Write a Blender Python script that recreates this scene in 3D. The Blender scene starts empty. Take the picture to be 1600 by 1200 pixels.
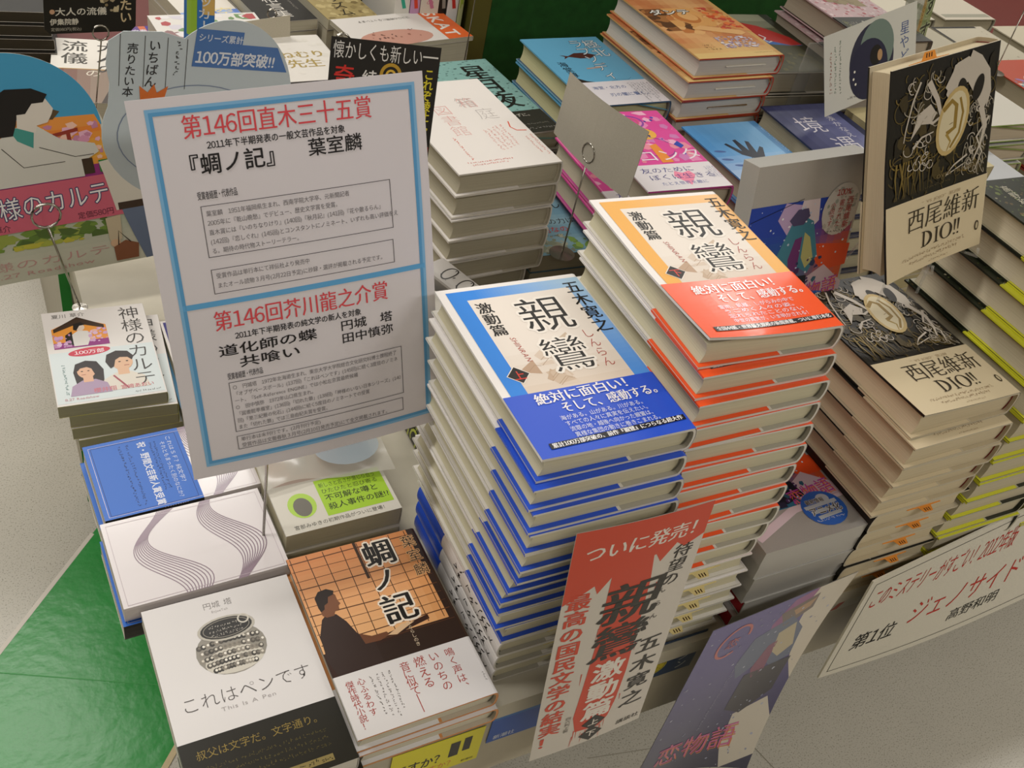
import bpy, math, random
from mathutils import Matrix, Vector
random.seed(7)
sc = bpy.context.scene
COL = sc.collection
MM = 0.001

# ---------------------------------------------------------------- camera
cam_d = bpy.data.cameras.new('camera')
cam_d.sensor_width = 36.0
cam_d.lens = 36.0 * 1582.9 / 1600.0
cam_d.clip_start = 0.02
cam_d.clip_end = 60
cam = bpy.data.objects.new('camera', cam_d)
COL.objects.link(cam)
AZ, PT, RO = 0.605, 0.707, 0.245
fw = Vector((math.sin(AZ) * math.cos(PT), math.cos(AZ) * math.cos(PT), -math.sin(PT)))
r0 = Vector((math.cos(AZ), -math.sin(AZ), 0))
u0 = r0.cross(fw)
rt = r0 * math.cos(RO) + u0 * math.sin(RO)
up = -r0 * math.sin(RO) + u0 * math.cos(RO)
cam.matrix_world = Matrix(((rt.x, up.x, -fw.x, -.3082), (rt.y, up.y, -fw.y, -.38807), (rt.z, up.z, -fw.z, .81842), (0, 0, 0, 1)))
sc.camera = cam

# ---------------------------------------------------------------- world, shop lights with added fill, exposure
wd = bpy.data.worlds.new('shop_world')
sc.world = wd
wd.use_nodes = True
wd.node_tree.nodes['Background'].inputs[0].default_value = (1.0, 0.96, 0.91, 1)
wd.node_tree.nodes['Background'].inputs[1].default_value = 0.3
sc.view_settings.view_transform = 'Standard'
sc.view_settings.look = 'None'
sc.view_settings.exposure = 0.12
sc.view_settings.gamma = 1.0
sc.view_settings.use_curve_mapping = False


def tube_or_fill_row(x, y, w, power):
    l = bpy.data.lights.new('ceiling_tube_or_fill_light', 'AREA')
    l.shape = 'RECTANGLE'
    l.size = w
    l.size_y = 0.22
    l.energy = power
    l.color = (1.0, 0.965, 0.915)
    o = bpy.data.objects.new('ceiling_tube_or_fill_light', l)
    o.location = (x, y, 1.95)
    COL.objects.link(o)


for tx, ty, tw, te in ((-0.35, 2.05, 1.5, 28), (-1.1, 0.5, 1.5, 22), (-0.6, -1.5, 2.2, 13), (-0.3, 4.4, 2.4, 26), (2.3, 2.05, 2.0, 26), (2.1, -1.2, 2.2, 30), (2.6, 4.4, 2.0, 24), (2.6, 0.3, 1.8, 18)):  # the right-hand lamps are unseen extras, added to brighten floor and stacks
    tube_or_fill_row(tx, ty, tw, te)

# ---------------------------------------------------------------- colour and materials


def srgb(h):
    if not isinstance(h, str):
        return tuple(h)
    o = []
    for i in (0, 2, 4):
        c = int(h[i:i + 2], 16) / 255
        o.append(c / 12.92 if c <= .04045 else ((c + .055) / 1.055) ** 2.4)
    return tuple(o)


def mix(a, b, t):
    a, b = srgb(a), srgb(b)
    return tuple(a[i] * (1 - t) + b[i] * t for i in range(3))


def mat(name, rough=.5, spec=.5, coat=0, metal=0, noise=0, nscale=300, bump=0, leaf=False, alpha=1, tint=None):
    m = bpy.data.materials.new(name)
    m.use_nodes = True
    nt = m.node_tree
    b = nt.nodes['Principled BSDF']
    b.inputs['Roughness'].default_value = rough
    b.inputs['Specular IOR Level'].default_value = spec
    b.inputs['Coat Weight'].default_value = coat
    b.inputs['Coat Roughness'].default_value = .12
    b.inputs['Metallic'].default_value = metal
    b.inputs['Alpha'].default_value = alpha
    a = nt.nodes.new('ShaderNodeAttribute')
    a.attribute_name = 'Col'
    out = a.outputs['Color']
    tc = nt.nodes.new('ShaderNodeTexCoord')
    if noise or leaf:
        n = nt.nodes.new('ShaderNodeTexNoise')
        n.inputs['Scale'].default_value = nscale
        n.inputs['Detail'].default_value = 3
        if leaf:
            mp = nt.nodes.new('ShaderNodeMapping')
            mp.inputs['Scale'].default_value = (.02, .02, 4)
            nt.links.new(tc.outputs['Object'], mp.inputs[0])
            nt.links.new(mp.outputs[0], n.inputs['Vector'])
        else:
            nt.links.new(tc.outputs['Object'], n.inputs['Vector'])
        mr = nt.nodes.new('ShaderNodeMapRange')
        mr.inputs[1].default_value = .3
        mr.inputs[2].default_value = .7
        mr.inputs[3].default_value = 1 - noise
        mr.inputs[4].default_value = 1 + noise * .4
        nt.links.new(n.outputs['Fac'], mr.inputs[0])
        mx = nt.nodes.new('ShaderNodeMixRGB')
        mx.blend_type = 'MULTIPLY'
        mx.inputs[0].default_value = 1
        nt.links.new(out, mx.inputs[1])
        nt.links.new(mr.outputs[0], mx.inputs[2])
        out = mx.outputs[0]
        if bump:
            bp = nt.nodes.new('ShaderNodeBump')
            bp.inputs['Strength'].default_value = bump
            bp.inputs['Distance'].default_value = .001
            nt.links.new(n.outputs['Fac'], bp.inputs['Height'])
            nt.links.new(bp.outputs[0], b.inputs['Normal'])
    nt.links.new(out, b.inputs['Base Color'])
    return m


M_SATIN = mat('printed_satin_paper', .42, .4)
M_GLOSS = mat('printed_gloss_paper', .34, .45, coat=.28)
M_MATTE = mat('uncoated_paper', .8, .25, noise=.05, nscale=600)
M_PAGES = mat('stacked_page_edges', .85, .15, noise=.13, nscale=500, leaf=True)
M_PLAST = mat('painted_plastic', .4, .5)
M_SILVER = mat('silver_card', .36, .5, metal=.25, noise=.04, nscale=900)
M_METAL = mat('wire_metal', .25, .5, metal=1)
M_CLEAR = mat('clear_film', .08, .6, alpha=.22)
M_FROST = mat('translucent_film', .2, .6, alpha=.55)
M_BOARD = mat('laminate_board', .45, .4, noise=.04, nscale=40)


def floor_mat(name, base, speck, rough, bumps):
    m = bpy.data.materials.new(name)
    m.use_nodes = True
    nt = m.node_tree
    b = nt.nodes['Principled BSDF']
    b.inputs['Roughness'].default_value = rough
    b.inputs['Specular IOR Level'].default_value = .5
    tc = nt.nodes.new('ShaderNodeTexCoord')
    n1 = nt.nodes.new('ShaderNodeTexNoise')
    n1.inputs['Scale'].default_value = 420
    n1.inputs['Detail'].default_value = 2
    nt.links.new(tc.outputs['Object'], n1.inputs['Vector'])
    cr = nt.nodes.new('ShaderNodeValToRGB')
    cr.color_ramp.elements[0].position = .33
    cr.color_ramp.elements[0].color = (*srgb(speck), 1)
    cr.color_ramp.elements[1].position = .44
    cr.color_ramp.elements[1].color = (*srgb(base), 1)
    nt.links.new(n1.outputs['Fac'], cr.inputs[0])
    n2 = nt.nodes.new('ShaderNodeTexNoise')
    n2.inputs['Scale'].default_value = 7
    nt.links.new(tc.outputs['Object'], n2.inputs['Vector'])
    mr = nt.nodes.new('ShaderNodeMapRange')
    mr.inputs[3].default_value = .9
    mr.inputs[4].default_value = 1.06
    nt.links.new(n2.outputs['Fac'], mr.inputs[0])
    mx = nt.nodes.new('ShaderNodeMixRGB')
    mx.blend_type = 'MULTIPLY'
    mx.inputs[0].default_value = 1
    nt.links.new(cr.outputs[0], mx.inputs[1])
    nt.links.new(mr.outputs[0], mx.inputs[2])
    nt.links.new(mx.outputs[0], b.inputs['Base Color'])
    n3 = nt.nodes.new('ShaderNodeTexNoise')
    n3.inputs['Scale'].default_value = 45
    n3.inputs['Detail'].default_value = 4
    nt.links.new(tc.outputs['Object'], n3.inputs['Vector'])
    bp = nt.nodes.new('ShaderNodeBump')
    bp.inputs['Strength'].default_value = bumps
    bp.inputs['Distance'].default_value = .004
    nt.links.new(n3.outputs['Fac'], bp.inputs['Height'])
    nt.links.new(bp.outputs[0], b.inputs['Normal'])
    return m


# ---------------------------------------------------------------- mesh builder


class MB:
    def __init__(s):
        s.v, s.f, s.c, s.m, s.sm = [], [], [], [], []

    def face(s, pts, col, m=0):
        i = len(s.v)
        s.v += [tuple(p) for p in pts]
        s.f.append(list(range(i, i + len(pts))))
        s.c.append(col)
        s.m.append(m)
        s.sm.append(False)

    def grid(s, fn, nu, nv, col, m=0, smooth=False):
        i = len(s.v)
        for a in range(nu + 1):
            for b in range(nv + 1):
                s.v.append(tuple(fn(a / nu, b / nv)))
        for a in range(nu):
            for b in range(nv):
                k = i + a * (nv + 1) + b
                s.f.append([k, k + nv + 1, k + nv + 2, k + 1])
                s.c.append(col((a + .5) / nu, (b + .5) / nv) if callable(col) else col)
                s.m.append(m)
                s.sm.append(smooth)

    def raw(s, vs, fs, col, m=0):
        i = len(s.v)
        s.v += vs
        for f in fs:
            s.f.append([i + k for k in f])
            s.c.append(col)
            s.m.append(m)
            s.sm.append(False)

    def box(s, a, b, col, m=0):
        x0, y0, z0 = a
        x1, y1, z1 = b
        P = [(x0, y0, z0), (x1, y0, z0), (x1, y1, z0), (x0, y1, z0), (x0, y0, z1), (x1, y0, z1), (x1, y1, z1), (x0, y1, z1)]
        s.raw(P, [[3, 2, 1, 0], [4, 5, 6, 7], [0, 1, 5, 4], [1, 2, 6, 5], [2, 3, 7, 6], [3, 0, 4, 7]], col, m)

    def tube(s, pts, r, col, m=0, n=8, closed=False):
        i = len(s.v)
        N = len(pts)
        for k, p in enumerate(pts):
            p = Vector(p)
            a = Vector(pts[(k - 1) % N] if closed or k else pts[0])
            b = Vector(pts[(k + 1) % N] if closed or k < N - 1 else pts[-1])
            d = (b - a).normalized()
            q = d.cross(Vector((0, 0, 1)) if abs(d.z) < .9 else Vector((1, 0, 0))).normalized()
            w = d.cross(q)
            for j in range(n):
                t = 2 * math.pi * j / n
                s.v.append(tuple(p + (q * math.cos(t) + w * math.sin(t)) * r))
        for k in range(N if closed else N - 1):
            for j in range(n):
                a = i + k * n
                b = i + ((k + 1) % N) * n
                s.f.append([a + j, a + (j + 1) % n, b + (j + 1) % n, b + j])
                s.c.append(col)
                s.m.append(m)
                s.sm.append(True)
        if not closed:
            s.f.append([i + j for j in range(n)][::-1])
            s.f.append([i + (N - 1) * n + j for j in range(n)])
            s.c += [col, col]
            s.m += [m, m]
            s.sm += [False, False]

    def build(s, name, mats, parent=None):
        me = bpy.data.meshes.new(name)
        me.from_pydata([(x * MM, y * MM, z * MM) for x, y, z in s.v], [], s.f)
        for m in (mats if isinstance(mats, (list, tuple)) else [mats]):
            me.materials.append(m)
        buf = []
        cache = {}
        for f, c in zip(s.f, s.c):
            if isinstance(c, list):
                for k in range(len(f)):
                    buf += [*srgb(c[k]), 1]
            else:
                q = cache.get(c)
                if q is None:
                    q = cache[c] = [*srgb(c), 1]
                buf += q * len(f)
        assert len(buf) == 4 * len(me.loops), (name, len(buf), len(me.loops), len(s.f), len(me.polygons), [type(x) for x in s.m if not isinstance(x, int)][:3])
        at = me.attributes.new('Col', 'FLOAT_COLOR', 'CORNER')
        at.data.foreach_set('color', buf)
        me.polygons.foreach_set('material_index', s.m)
        me.polygons.foreach_set('use_smooth', s.sm)
        me.update()
        o = bpy.data.objects.new(name, me)
        COL.objects.link(o)
        if parent:
            o.parent = parent
        return o


# ---------------------------------------------------------------- lettering
_G = {}
FULL = {c: chr(ord(c) + 0xFEE0) for c in '0123456789'}


def glyph(ch, off):
    k = (ch, off)
    if k not in _G:
        c = bpy.data.curves.new('g', 'FONT')
        c.body = FULL.get(ch, ch)
        c.resolution_u = 2
        c.offset = off
        o = bpy.data.objects.new('g', c)
        COL.objects.link(o)
        bpy.context.view_layer.update()
        me = o.evaluated_get(bpy.context.evaluated_depsgraph_get()).to_mesh()
        _G[k] = ([v.co[:2] for v in me.vertices], [list(p.vertices) for p in me.polygons])
        bpy.data.objects.remove(o)
        bpy.data.curves.remove(c)
    return _G[k]


ROTV = 'ー―〜…（）「」『』()！' .replace('！', '')


def clip(P, ax, lim, sg):
    o = []
    for k in range(len(P)):
        a, b = P[k - 1], P[k]
        ia, ib = (a[ax] - lim) * sg >= 0, (b[ax] - lim) * sg >= 0
        if ia != ib:
            t = (lim - a[ax]) / (b[ax] - a[ax])
            o.append((a[0] + (b[0] - a[0]) * t, a[1] + (b[1] - a[1]) * t))
        if ib:
            o.append(b)
    return o


class Art:
    """prints lettering and shapes on a surface: mp(u, v, height) -> xyz, all in millimetres"""

    def __init__(s, mb, mp, m=0, step=.05, base=.06, cell=0):
        s.mb, s.mp, s.m, s.step, s.base, s.cell = mb, mp, m, step, base, cell
        s.n = 0

    def h(s, L):
        s.n += 1
        return s.base + s.step * L + s.n * .0004

    def poly(s, pts, col, L=0):
        hh = s.h(L)
        if s.cell:
            c = s.cell
            us, vs = [q[0] for q in pts], [q[1] for q in pts]
            if max(us) - min(us) > c or max(vs) - min(vs) > c:
                for i in range(math.floor(min(us) / c), math.ceil(max(us) / c)):
                    A = clip(clip(pts, 0, i * c, 1), 0, (i + 1) * c, -1)
                    if len(A) < 3:
                        continue
                    for j in range(math.floor(min(vs) / c), math.ceil(max(vs) / c)):
                        B = clip(clip(A, 1, j * c, 1), 1, (j + 1) * c, -1)
                        if len(B) >= 3:
                            s.mb.face([s.mp(u, v, hh) for u, v in B], col, s.m)
                return
        s.mb.face([s.mp(u, v, hh) for u, v in pts], col, s.m)

    def rect(s, u0, v0, u1, v1, col, L=0, nu=1, nv=1):
        if s.cell:
            nu = max(nu, math.ceil(abs(u1 - u0) / s.cell))
            nv = max(nv, math.ceil(abs(v1 - v0) / s.cell))
        hh = s.h(L)
        s.mb.grid(lambda a, b: s.mp(u0 + a * (u1 - u0), v0 + b * (v1 - v0), hh), nu, nv, (lambda a, b: col(u0 + a * (u1 - u0), v0 + b * (v1 - v0))) if callable(col) else col, s.m)

    def frame(s, u0, v0, u1, v1, t, col, L=0):
        n = 6
        s.rect(u0, v0, u1, v0 + t, col, L, n, 1)
        s.rect(u0, v1 - t, u1, v1, col, L, n, 1)
        s.rect(u0, v0 + t, u0 + t, v1 - t, col, L, 1, n)
        s.rect(u1 - t, v0 + t, u1, v1 - t, col, L, 1, n)

    def ell(s, cu, cv, ru, rv, col, L=0, rot=0, n=22, a0=0, a1=360):
        c, sn = math.cos(rot), math.sin(rot)
        P = []
        for k in range(n + (a1 - a0 < 360)):
            t = math.radians(a0 + (a1 - a0) * k / n)
            x, y = ru * math.cos(t), rv * math.sin(t)
            P.append((cu + c * x - sn * y, cv + sn * x + c * y))
        s.poly(P, col, L)

    def line(s, pts, w, col, L=1, w2=None):
        N = len(pts)
        Lf, Rt = [], []
        for k in range(N):
            a, b = pts[max(k - 1, 0)], pts[min(k + 1, N - 1)]
            dx, dy = b[0] - a[0], b[1] - a[1]
            d = math.hypot(dx, dy) or 1
            ww = w if w2 is None else w + (w2 - w) * k / (N - 1)
            Lf.append((pts[k][0] - dy / d * ww / 2, pts[k][1] + dx / d * ww / 2))
            Rt.append((pts[k][0] + dy / d * ww / 2, pts[k][1] - dx / d * ww / 2))
        for k in range(N - 1):
            s.poly([Lf[k], Rt[k], Rt[k + 1], Lf[k + 1]], col, L)

    def ring(s, cu, cv, ru, rv, w, col, L=1, rot=0, a0=0, a1=360, n=28):
        c, sn = math.cos(rot), math.sin(rot)
        P = []
        for k in range(n + 1):
            t = math.radians(a0 + (a1 - a0) * k / n)
            x, y = ru * math.cos(t), rv * math.sin(t)
            P.append((cu + c * x - sn * y, cv + sn * x + c * y))
        s.line(P, w, col, L)

    def specks(s, u0, v0, u1, v1, n, r0, r1, cols, L=1, asp=1.0, seed=1, sides=5):
        R = random.Random(seed)
        for _ in range(n):
            u, v, r = R.uniform(u0, u1), R.uniform(v0, v1), R.uniform(r0, r1)
            t0 = R.uniform(0, 6.28)
            P = []
            for k in range(sides):
                t = t0 + 2 * math.pi * k / sides
                q = r * R.uniform(.7, 1.3)
                P.append((min(max(u + q * asp * math.cos(t), u0), u1), min(max(v + q * math.sin(t), v0), v1)))
            s.poly(P, R.choice(cols), L)

    def text(s, tx, u, v, size, col, vert=False, L=2, bold=0.0, min_=0.0, sx=1.0, sp=1.0, rot=0.0, shear=0.0, halo=None, fit=None):
        """horizontal: (u, v) is the left end of the baseline; vertical: (u, v) is the top centre; fit = wanted length"""
        if halo:
            s.text(tx, u, v, size, halo[0], vert, L - 1, max(bold, 0) + halo[1], 0, sx, sp, rot, shear, None, fit)
        adv = []
        for ch in tx:
            if vert:
                adv.append(.5 if ch in ' ・' else 1.0)
            elif ch in FULL:
                adv.append(.56)
            elif ch == ' ':
                adv.append(.4)
            elif ord(ch) < 0x2000:
                vs, _ = glyph(ch, 0.0)
                adv.append((max(p[0] for p in vs) + .09) if vs else .4)
            else:
                adv.append(1.0)
        tot = sum(adv) * size * sp
        if fit:
            if vert:
                sp *= fit / tot
            else:
                sx *= fit / (tot * sx)
        c, sn = math.cos(rot), math.sin(rot)
        pos = 0.0
        for ch, ad in zip(tx, adv):
            if ch not in ' \u3000':
                vs, fs = glyph(ch, min(bold, 0))
                reps = [(0, 0)] if not min_ else [(-min_, 0), (0, 0), (min_, 0)]
                if bold > .03:
                    reps = [(bold * math.cos(k * .7854), bold * math.sin(k * .7854)) for k in range(8)]
                elif bold > 0:
                    q = bold + min_
                    reps = [(-q, 0), (q, 0), (0, -bold), (0, bold)]
                for ri, (dx, dy) in enumerate(reps):
                    o = []
                    hh = s.h(L)
                    for x, y in vs:
                        y += dy
                        if vert:
                            if ch in ROTV:
                                x, y = .5 + (y - .38), .38 - (x - .5)
                            if ch in '、。':
                                x, y = x + .55, y + .55
                            if ch in 'っゃゅょッャュョ':
                                x, y = x + .08, y + .08
                            px = (x - .5 + dx) * size * sx
                            py = (y - .88) * size - pos * size * sp
                        else:
                            if ch in FULL:
                                x -= .22
                            px = (x + dx + pos * sp) * size * sx
                            py = y * size
                        px += shear * py
                        o.append(s.mp(u + c * px - sn * py, v + sn * px + c * py, hh + ri * .004))
                    s.mb.raw(o, fs, col, s.m)
            pos += ad

    def lines(s, rows, u, v, size, lead, col, **k):
        for i, r in enumerate(rows):
            s.text(r, u, v - i * lead, size, col, **k)

    def cols(s, rows, u, v, size, lead, col, **k):
        for i, r in enumerate(rows):
            s.text(r, u - i * lead, v, size, col, vert=True, **k)


def thing(name, label, cat, group=None):
    o = bpy.data.objects.new(name, None)
    o.empty_display_size = .02
    COL.objects.link(o)
    tag(o, label, cat, group)
    return o


def tag(o, label, cat, group=None):
    o['label'] = label
    o['category'] = cat
    if group:
        o['group'] = group


def put(o, x, y, z, yaw=0.0, turned=None):
    """set a thing down by its front left corner in millimetres; turned=(w, h) turns it end for end on the same spot"""
    c, s = math.cos(yaw), math.sin(yaw)
    if turned:
        w, h = turned
        x, y = x + c * w - s * h, y + s * w + c * h
        yaw += math.pi
    o.location = (x * MM, y * MM, z * MM)
    o.rotation_euler = (0, 0, yaw)


def stand(o, O, X, U):
    """local x along X, local y along U, local z towards the viewer"""
    X, U = Vector(X).normalized(), Vector(U)
    N = X.cross(U).normalized()
    U = N.cross(X)
    m = Matrix(((X.x, U.x, N.x, O[0] * MM), (X.y, U.y, N.y, O[1] * MM), (X.z, U.z, N.z, O[2] * MM), (0, 0, 0, 1)))
    o.matrix_world = m


def dup(root, label, group=None):
    r = root.copy()
    COL.objects.link(r)
    r['label'] = label
    if group:
        r['group'] = group
    for ch in root.children:
        c = ch.copy()
        COL.objects.link(c)
        c.parent = r
        for g in ch.children:
            d = g.copy()
            COL.objects.link(d)
            d.parent = c
    return r


ORD = ['topmost', 'second', 'third', 'fourth', 'fifth', 'sixth', 'seventh', 'eighth', 'ninth', 'tenth', 'eleventh', 'twelfth', 'thirteenth', 'fourteenth', 'fifteenth', 'sixteenth', 'seventeenth']

# ---------------------------------------------------------------- books


def profile(w, t, b, n, nx=1):
    P = [((w - b) * k / nx, t) for k in range(nx + 1)]
    for k in range(1, n):
        a = math.pi * k / n
        P.append((w - b + b * max(math.sin(a), 0) ** .8, t * (1 + math.cos(a)) / 2))
    P += [(w - b, 0), (0, 0)]
    return P


def make_book(name, label, cat, w, h, t, front, back=None, spine=None, edge='d8d0c4', inner='b9b3a6', pages='cfc7ad', hard=True, head=None,
              obi=None, obi_h=60, obi_art=None, obi_spine=None, art=None, spine_art=None, lift=0.0, gloss=M_SATIN, obi_mat=None, slip=None, group=None, flap=.6, b=None):
    """lies flat: x to the spine, y from foot to head, z up to the front cover; parts: cover, page_block, paper_band, headband, order_slip"""
    root = thing(name, label, cat, group)
    back = back or front
    spine = spine or front
    th = 1.9 if hard else .45
    b = b if b is not None else (4.6 if hard else .8)
    n = 8 if hard else 4

    def zl(x, y, z, k=1):
        return z + lift * max(0, 1 - x / (w * .8)) ** 2 * max(0, 1 - y / (h * .6)) ** 1.5 if z > t * .6 else z

    def shell(mb, W, T, dx, dz, y0, y1, th, cf, cs, cb, ci, ce):
        nx, ny = (11, 16) if lift else (1, 1)
        Po = [(x + dx, z + dz) for x, z in profile(W, T, b, n, nx)]
        Pi = [(x + dx, z + dz + th) for x, z in profile(W - th, T - 2 * th, max(b - th * .3, .3), n, nx)]
        for y in (0,):
            for k in range(len(Po) - 1):
                c = cf if k < nx else (cb if k == len(Po) - 2 else cs)
                for j in range(ny):
                    ya, yb = y0 + (y1 - y0) * j / ny, y0 + (y1 - y0) * (j + 1) / ny
                    A, B = Po[k], Po[k + 1]
                    mb.face([(A[0], ya, zl(A[0], ya, A[1])), (B[0], ya, zl(B[0], ya, B[1])), (B[0], yb, zl(B[0], yb, B[1])), (A[0], yb, zl(A[0], yb, A[1]))], c)
                    A, B = Pi[k], Pi[k + 1]
                    mb.face([(A[0], yb, zl(A[0], yb, A[1])), (B[0], yb, zl(B[0], yb, B[1])), (B[0], ya, zl(B[0], ya, B[1])), (A[0], ya, zl(A[0], ya, A[1]))], ci)
                A, B, C, D = Po[k], Po[k + 1], Pi[k + 1], Pi[k]
                for y, o in ((y0, 1), (y1, -1)):
                    q = [(A[0], y, zl(A[0], y, A[1])), (D[0], y, zl(D[0], y, D[1])), (C[0], y, zl(C[0], y, C[1])), (B[0], y, zl(B[0], y, B[1]))]
                    mb.face(q[::o], ce)
        for k, q in ((0, 1), (-1, -1)):
            A, D = Po[k], Pi[k]
            for j in range(ny):
                ya, yb = y0 + (y1 - y0) * j / ny, y0 + (y1 - y0) * (j + 1) / ny
                mb.face([(A[0], ya, zl(A[0], ya, A[1])), (A[0], yb, zl(A[0], yb, A[1])), (D[0], yb, zl(D[0], yb, D[1])), (D[0], ya, zl(D[0], ya, D[1]))][::q], cf if q > 0 else cb)

    def mp(o):
        def f(u, v, hh):
            z = t + o
            if u > w - b:
                k = min((u - w + b) / b, 1)
                z = t / 2 + (t / 2 + o) * math.sqrt(max(0, 1 - k ** 2.5)) if hard else z
            return (u, v, zl(u, v, z) + hh)
        return f

    def smp(o):
        # across the spine: u 0 (front) .. t (back), v along the book
        def f(u, v, hh):
            a = math.pi * min(max(u / t, 0.0), 1.0)
            return (w - b + (b + o + hh) * max(math.sin(a), 0) ** .8, v, t * (1 + math.cos(a)) / 2)
        return f

    mb = MB()
    shell(mb, w, t, 0, 0, 0, h, th, front, spine, back, inner, edge)
    if hard:   # the jacket folds in over the lower board
        mb.grid(lambda p, q: (.4 + p * w * flap, .4 + q * (h - .8), th + .06), 1, 1, front if obi is None else edge)
    if art:
        art(Art(mb, mp(0), base=.3 if lift else .06, cell=12 if lift else 0), w, h)
    if spine_art:
        spine_art(Art(mb, smp(0)), t, h)
    mb.build('cover', gloss, root)

    mb = MB()
    ov = 3.3 if hard else .25
    gz = th + .3
    N = 8
    L = []
    for k in range(N + 1):
        f = k / N
        z = gz + (t - 2 * gz) * f
        xl = ov + (2.6 * math.sin(math.pi * f) if hard else 0)
        xr = w - b - (1.6 if hard else .3) + (b * .75 * math.sin(math.pi * f) if hard else 0)
        L.append((xl, xr, z))
    y0, y1 = ov * (1.3 if hard else 1), h - ov * (1.3 if hard else 1)
    for k in range(N):
        (a0, b0, z0), (a1, b1, z1) = L[k], L[k + 1]
        mb.face([(a0, y1, z0), (a0, y0, z0), (a1, y0, z1), (a1, y1, z1)], pages)
        mb.face([(b0, y0, z0), (b0, y1, z0), (b1, y1, z1), (b1, y0, z1)], pages)
        mb.face([(a0, y0, z0), (b0, y0, z0), (b1, y0, z1), (a1, y0, z1)], pages)
        mb.face([(b0, y1, z0), (a0, y1, z0), (a1, y1, z1), (b1, y1, z1)], pages)
    a, q, z = L[0]
    mb.face([(a, y1, z), (q, y1, z), (q, y0, z), (a, y0, z)], pages)
    a, q, z = L[-1]
    mb.face([(a, y0, z), (q, y0, z), (q, y1, z), (a, y1, z)], pages)
    block = mb.build('page_block', M_PAGES, root)

    if hard:
        hc = head or '6f6b5c'
        for y in (y0 - .5, y1 - 1.2):
            mb = MB()
            for k in range(N):
                (a0, b0, z0), (a1, b1, z1) = L[k], L[k + 1]
                P = [(b0 - 1.0, y, z0), (b0 + 1.6, y, z0), (b1 + 1.6, y, z1), (b1 - 1.0, y, z1)]
                Q = [(xx, yy + 1.7, zz) for xx, yy, zz in P]
                mb.face(P, hc)
                mb.face(Q[::-1], hc)
                mb.face([P[1], Q[1], Q[2], P[2]], hc)
            mb.build('headband', M_MATTE, block)

    if obi:
        mb = MB()
        e = .8 if lift else .3
        shell(mb, w + e, t + 2 * e, 0, -e, -.15, obi_h, .22, obi, obi_spine or obi, obi, edge, edge)
        x0, x1 = (-.3, .1)
        mb.box((-.4, -.15, t - 1.2), (-.15, obi_h, t + .25), obi) if not lift else None
        mb.box((-.4, -.15, -.25), (-.15, obi_h, 1.6), obi)
        if hard:
            mb.grid(lambda p, q: (.2 + p * w * (flap - .02), .2 + q * (obi_h - .2), th + .14), 1, 1, obi)
        if obi_art:
            obi_art(Art(mb, mp(e), base=.45 if lift else .06, cell=12 if lift else 0), w, obi_h)
        mb.build('paper_band', obi_mat or gloss, root)
    if slip:
        mb = MB()
        cx, cz = w * .42, t * .55
        P = [(cx - 24, h - 14), (cx - 24, h - 3.2), (cx - 9, h - 2.8), (cx - 6, h + 4)]
        P += [(cx + 6, h + 4), (cx + 9, h - 2.8), (cx + 24, h - 3.2), (cx + 24, h - 14)]
        mb.raw([(x, y, cz - .12) for x, y in P] + [(x, y, cz + .12) for x, y in P], [list(range(8)), list(range(15, 7, -1))] + [[k, 8 + k, 8 + (k + 1) % 8, (k + 1) % 8] for k in range(8)], slip)
        for dz in (.14, -.14):
            a = Art(mb, lambda u, v, q, dz=dz: (u, v, cz + dz + (q - .06) * (1 if dz > 0 else -1)))
            for k in range(3):
                a.rect(cx - 4 + k * 3, h - 1, cx - 2.6 + k * 3, h + 2.8, '4a3018')
        mb.build('order_slip', M_MATTE, block)
    return root


def pile(proto, places, words, where, group, w, h):
    """proto goes to the first place, copies to the others; a place is (x, y, z, yaw, turned)"""
    for i, p in enumerate(places):
        lab = f'{words}, {ORD[i]} of {where}'
        if i == 0:
            o = proto
            o['label'] = lab
            if len(places) > 1:
                o['group'] = group
        else:
            o = dup(proto, lab, group)
        x, y, z = p[:3]
        put(o, x, y, z, p[3] if len(p) > 3 else 0, (w, h) if len(p) > 4 and p[4] else None)



def fine(a, u, v, n, size, col, vert=False, L=2, seed=1, w=.16):
    """print too small to read in the photograph: short broken strokes"""
    R = random.Random(seed)
    for k in range(n):
        p = k * size
        for _ in range(3):
            x, y = R.uniform(.05, .75) * size, R.uniform(0, .75) * size
            l = R.uniform(.25, .6) * size
            if vert:
                x, y = u - size / 2 + x, v - p - size + y
            else:
                x, y = u + p + x, v + y
            if R.random() < .6:
                a.rect(x, y, x + l * .8, y + w * size, col, L)
            else:
                a.rect(x, y, x + w * size, y + l, col, L)

# ---------------------------------------------------------------- the room and the fixtures
def struct(name, mb, m):
    o = mb.build(name, m)
    o['kind'] = 'structure'
    return o


FZ = -600
mb = MB()
mb.box((-3500, -3000, FZ - 40), (6000, 7000, FZ), 'b4afa2')
struct('floor', mb, floor_mat('terrazzo_tile', 'c4bfb2', '9a9586', .26, .05))
for nm, a_, b_, c_ in (('wall_back', (-3540, 7000, FZ), (6000, 7040, 2150), 'b8b0a0'), ('wall_front', (-3540, -3040, FZ), (6000, -3000, 2150), 'b8b0a0'), ('wall_left', (-3540, -3000, FZ), (-3500, 7000, 2150), 'b8b0a0'), ('wall_right', (6000, -3000, FZ), (6040, 7000, 2150), 'b8b0a0'), ('ceiling', (-3540, -3040, 2150), (6040, 7040, 2190), 'd4d0c8')):
    mb = MB()
    mb.box(a_, b_, c_)
    struct(nm, mb, M_BOARD)
mb = MB()
# green flooring strip crossing the aisle, with its pale joint line
gx = [(-238, 806), (-397, 616), (-800, 135), (-1250, -400), (-900, -700), (-560, -60), (-213, 358), (-184, 389), (60, 690), (60, 1160)]
mb.face([(x, y, FZ + 1.2) for x, y in gx], '2a8a34')
struct('floor_green', mb, floor_mat('green_vinyl', '27923c', '228a36', .3, .22))
mb = MB()


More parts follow.
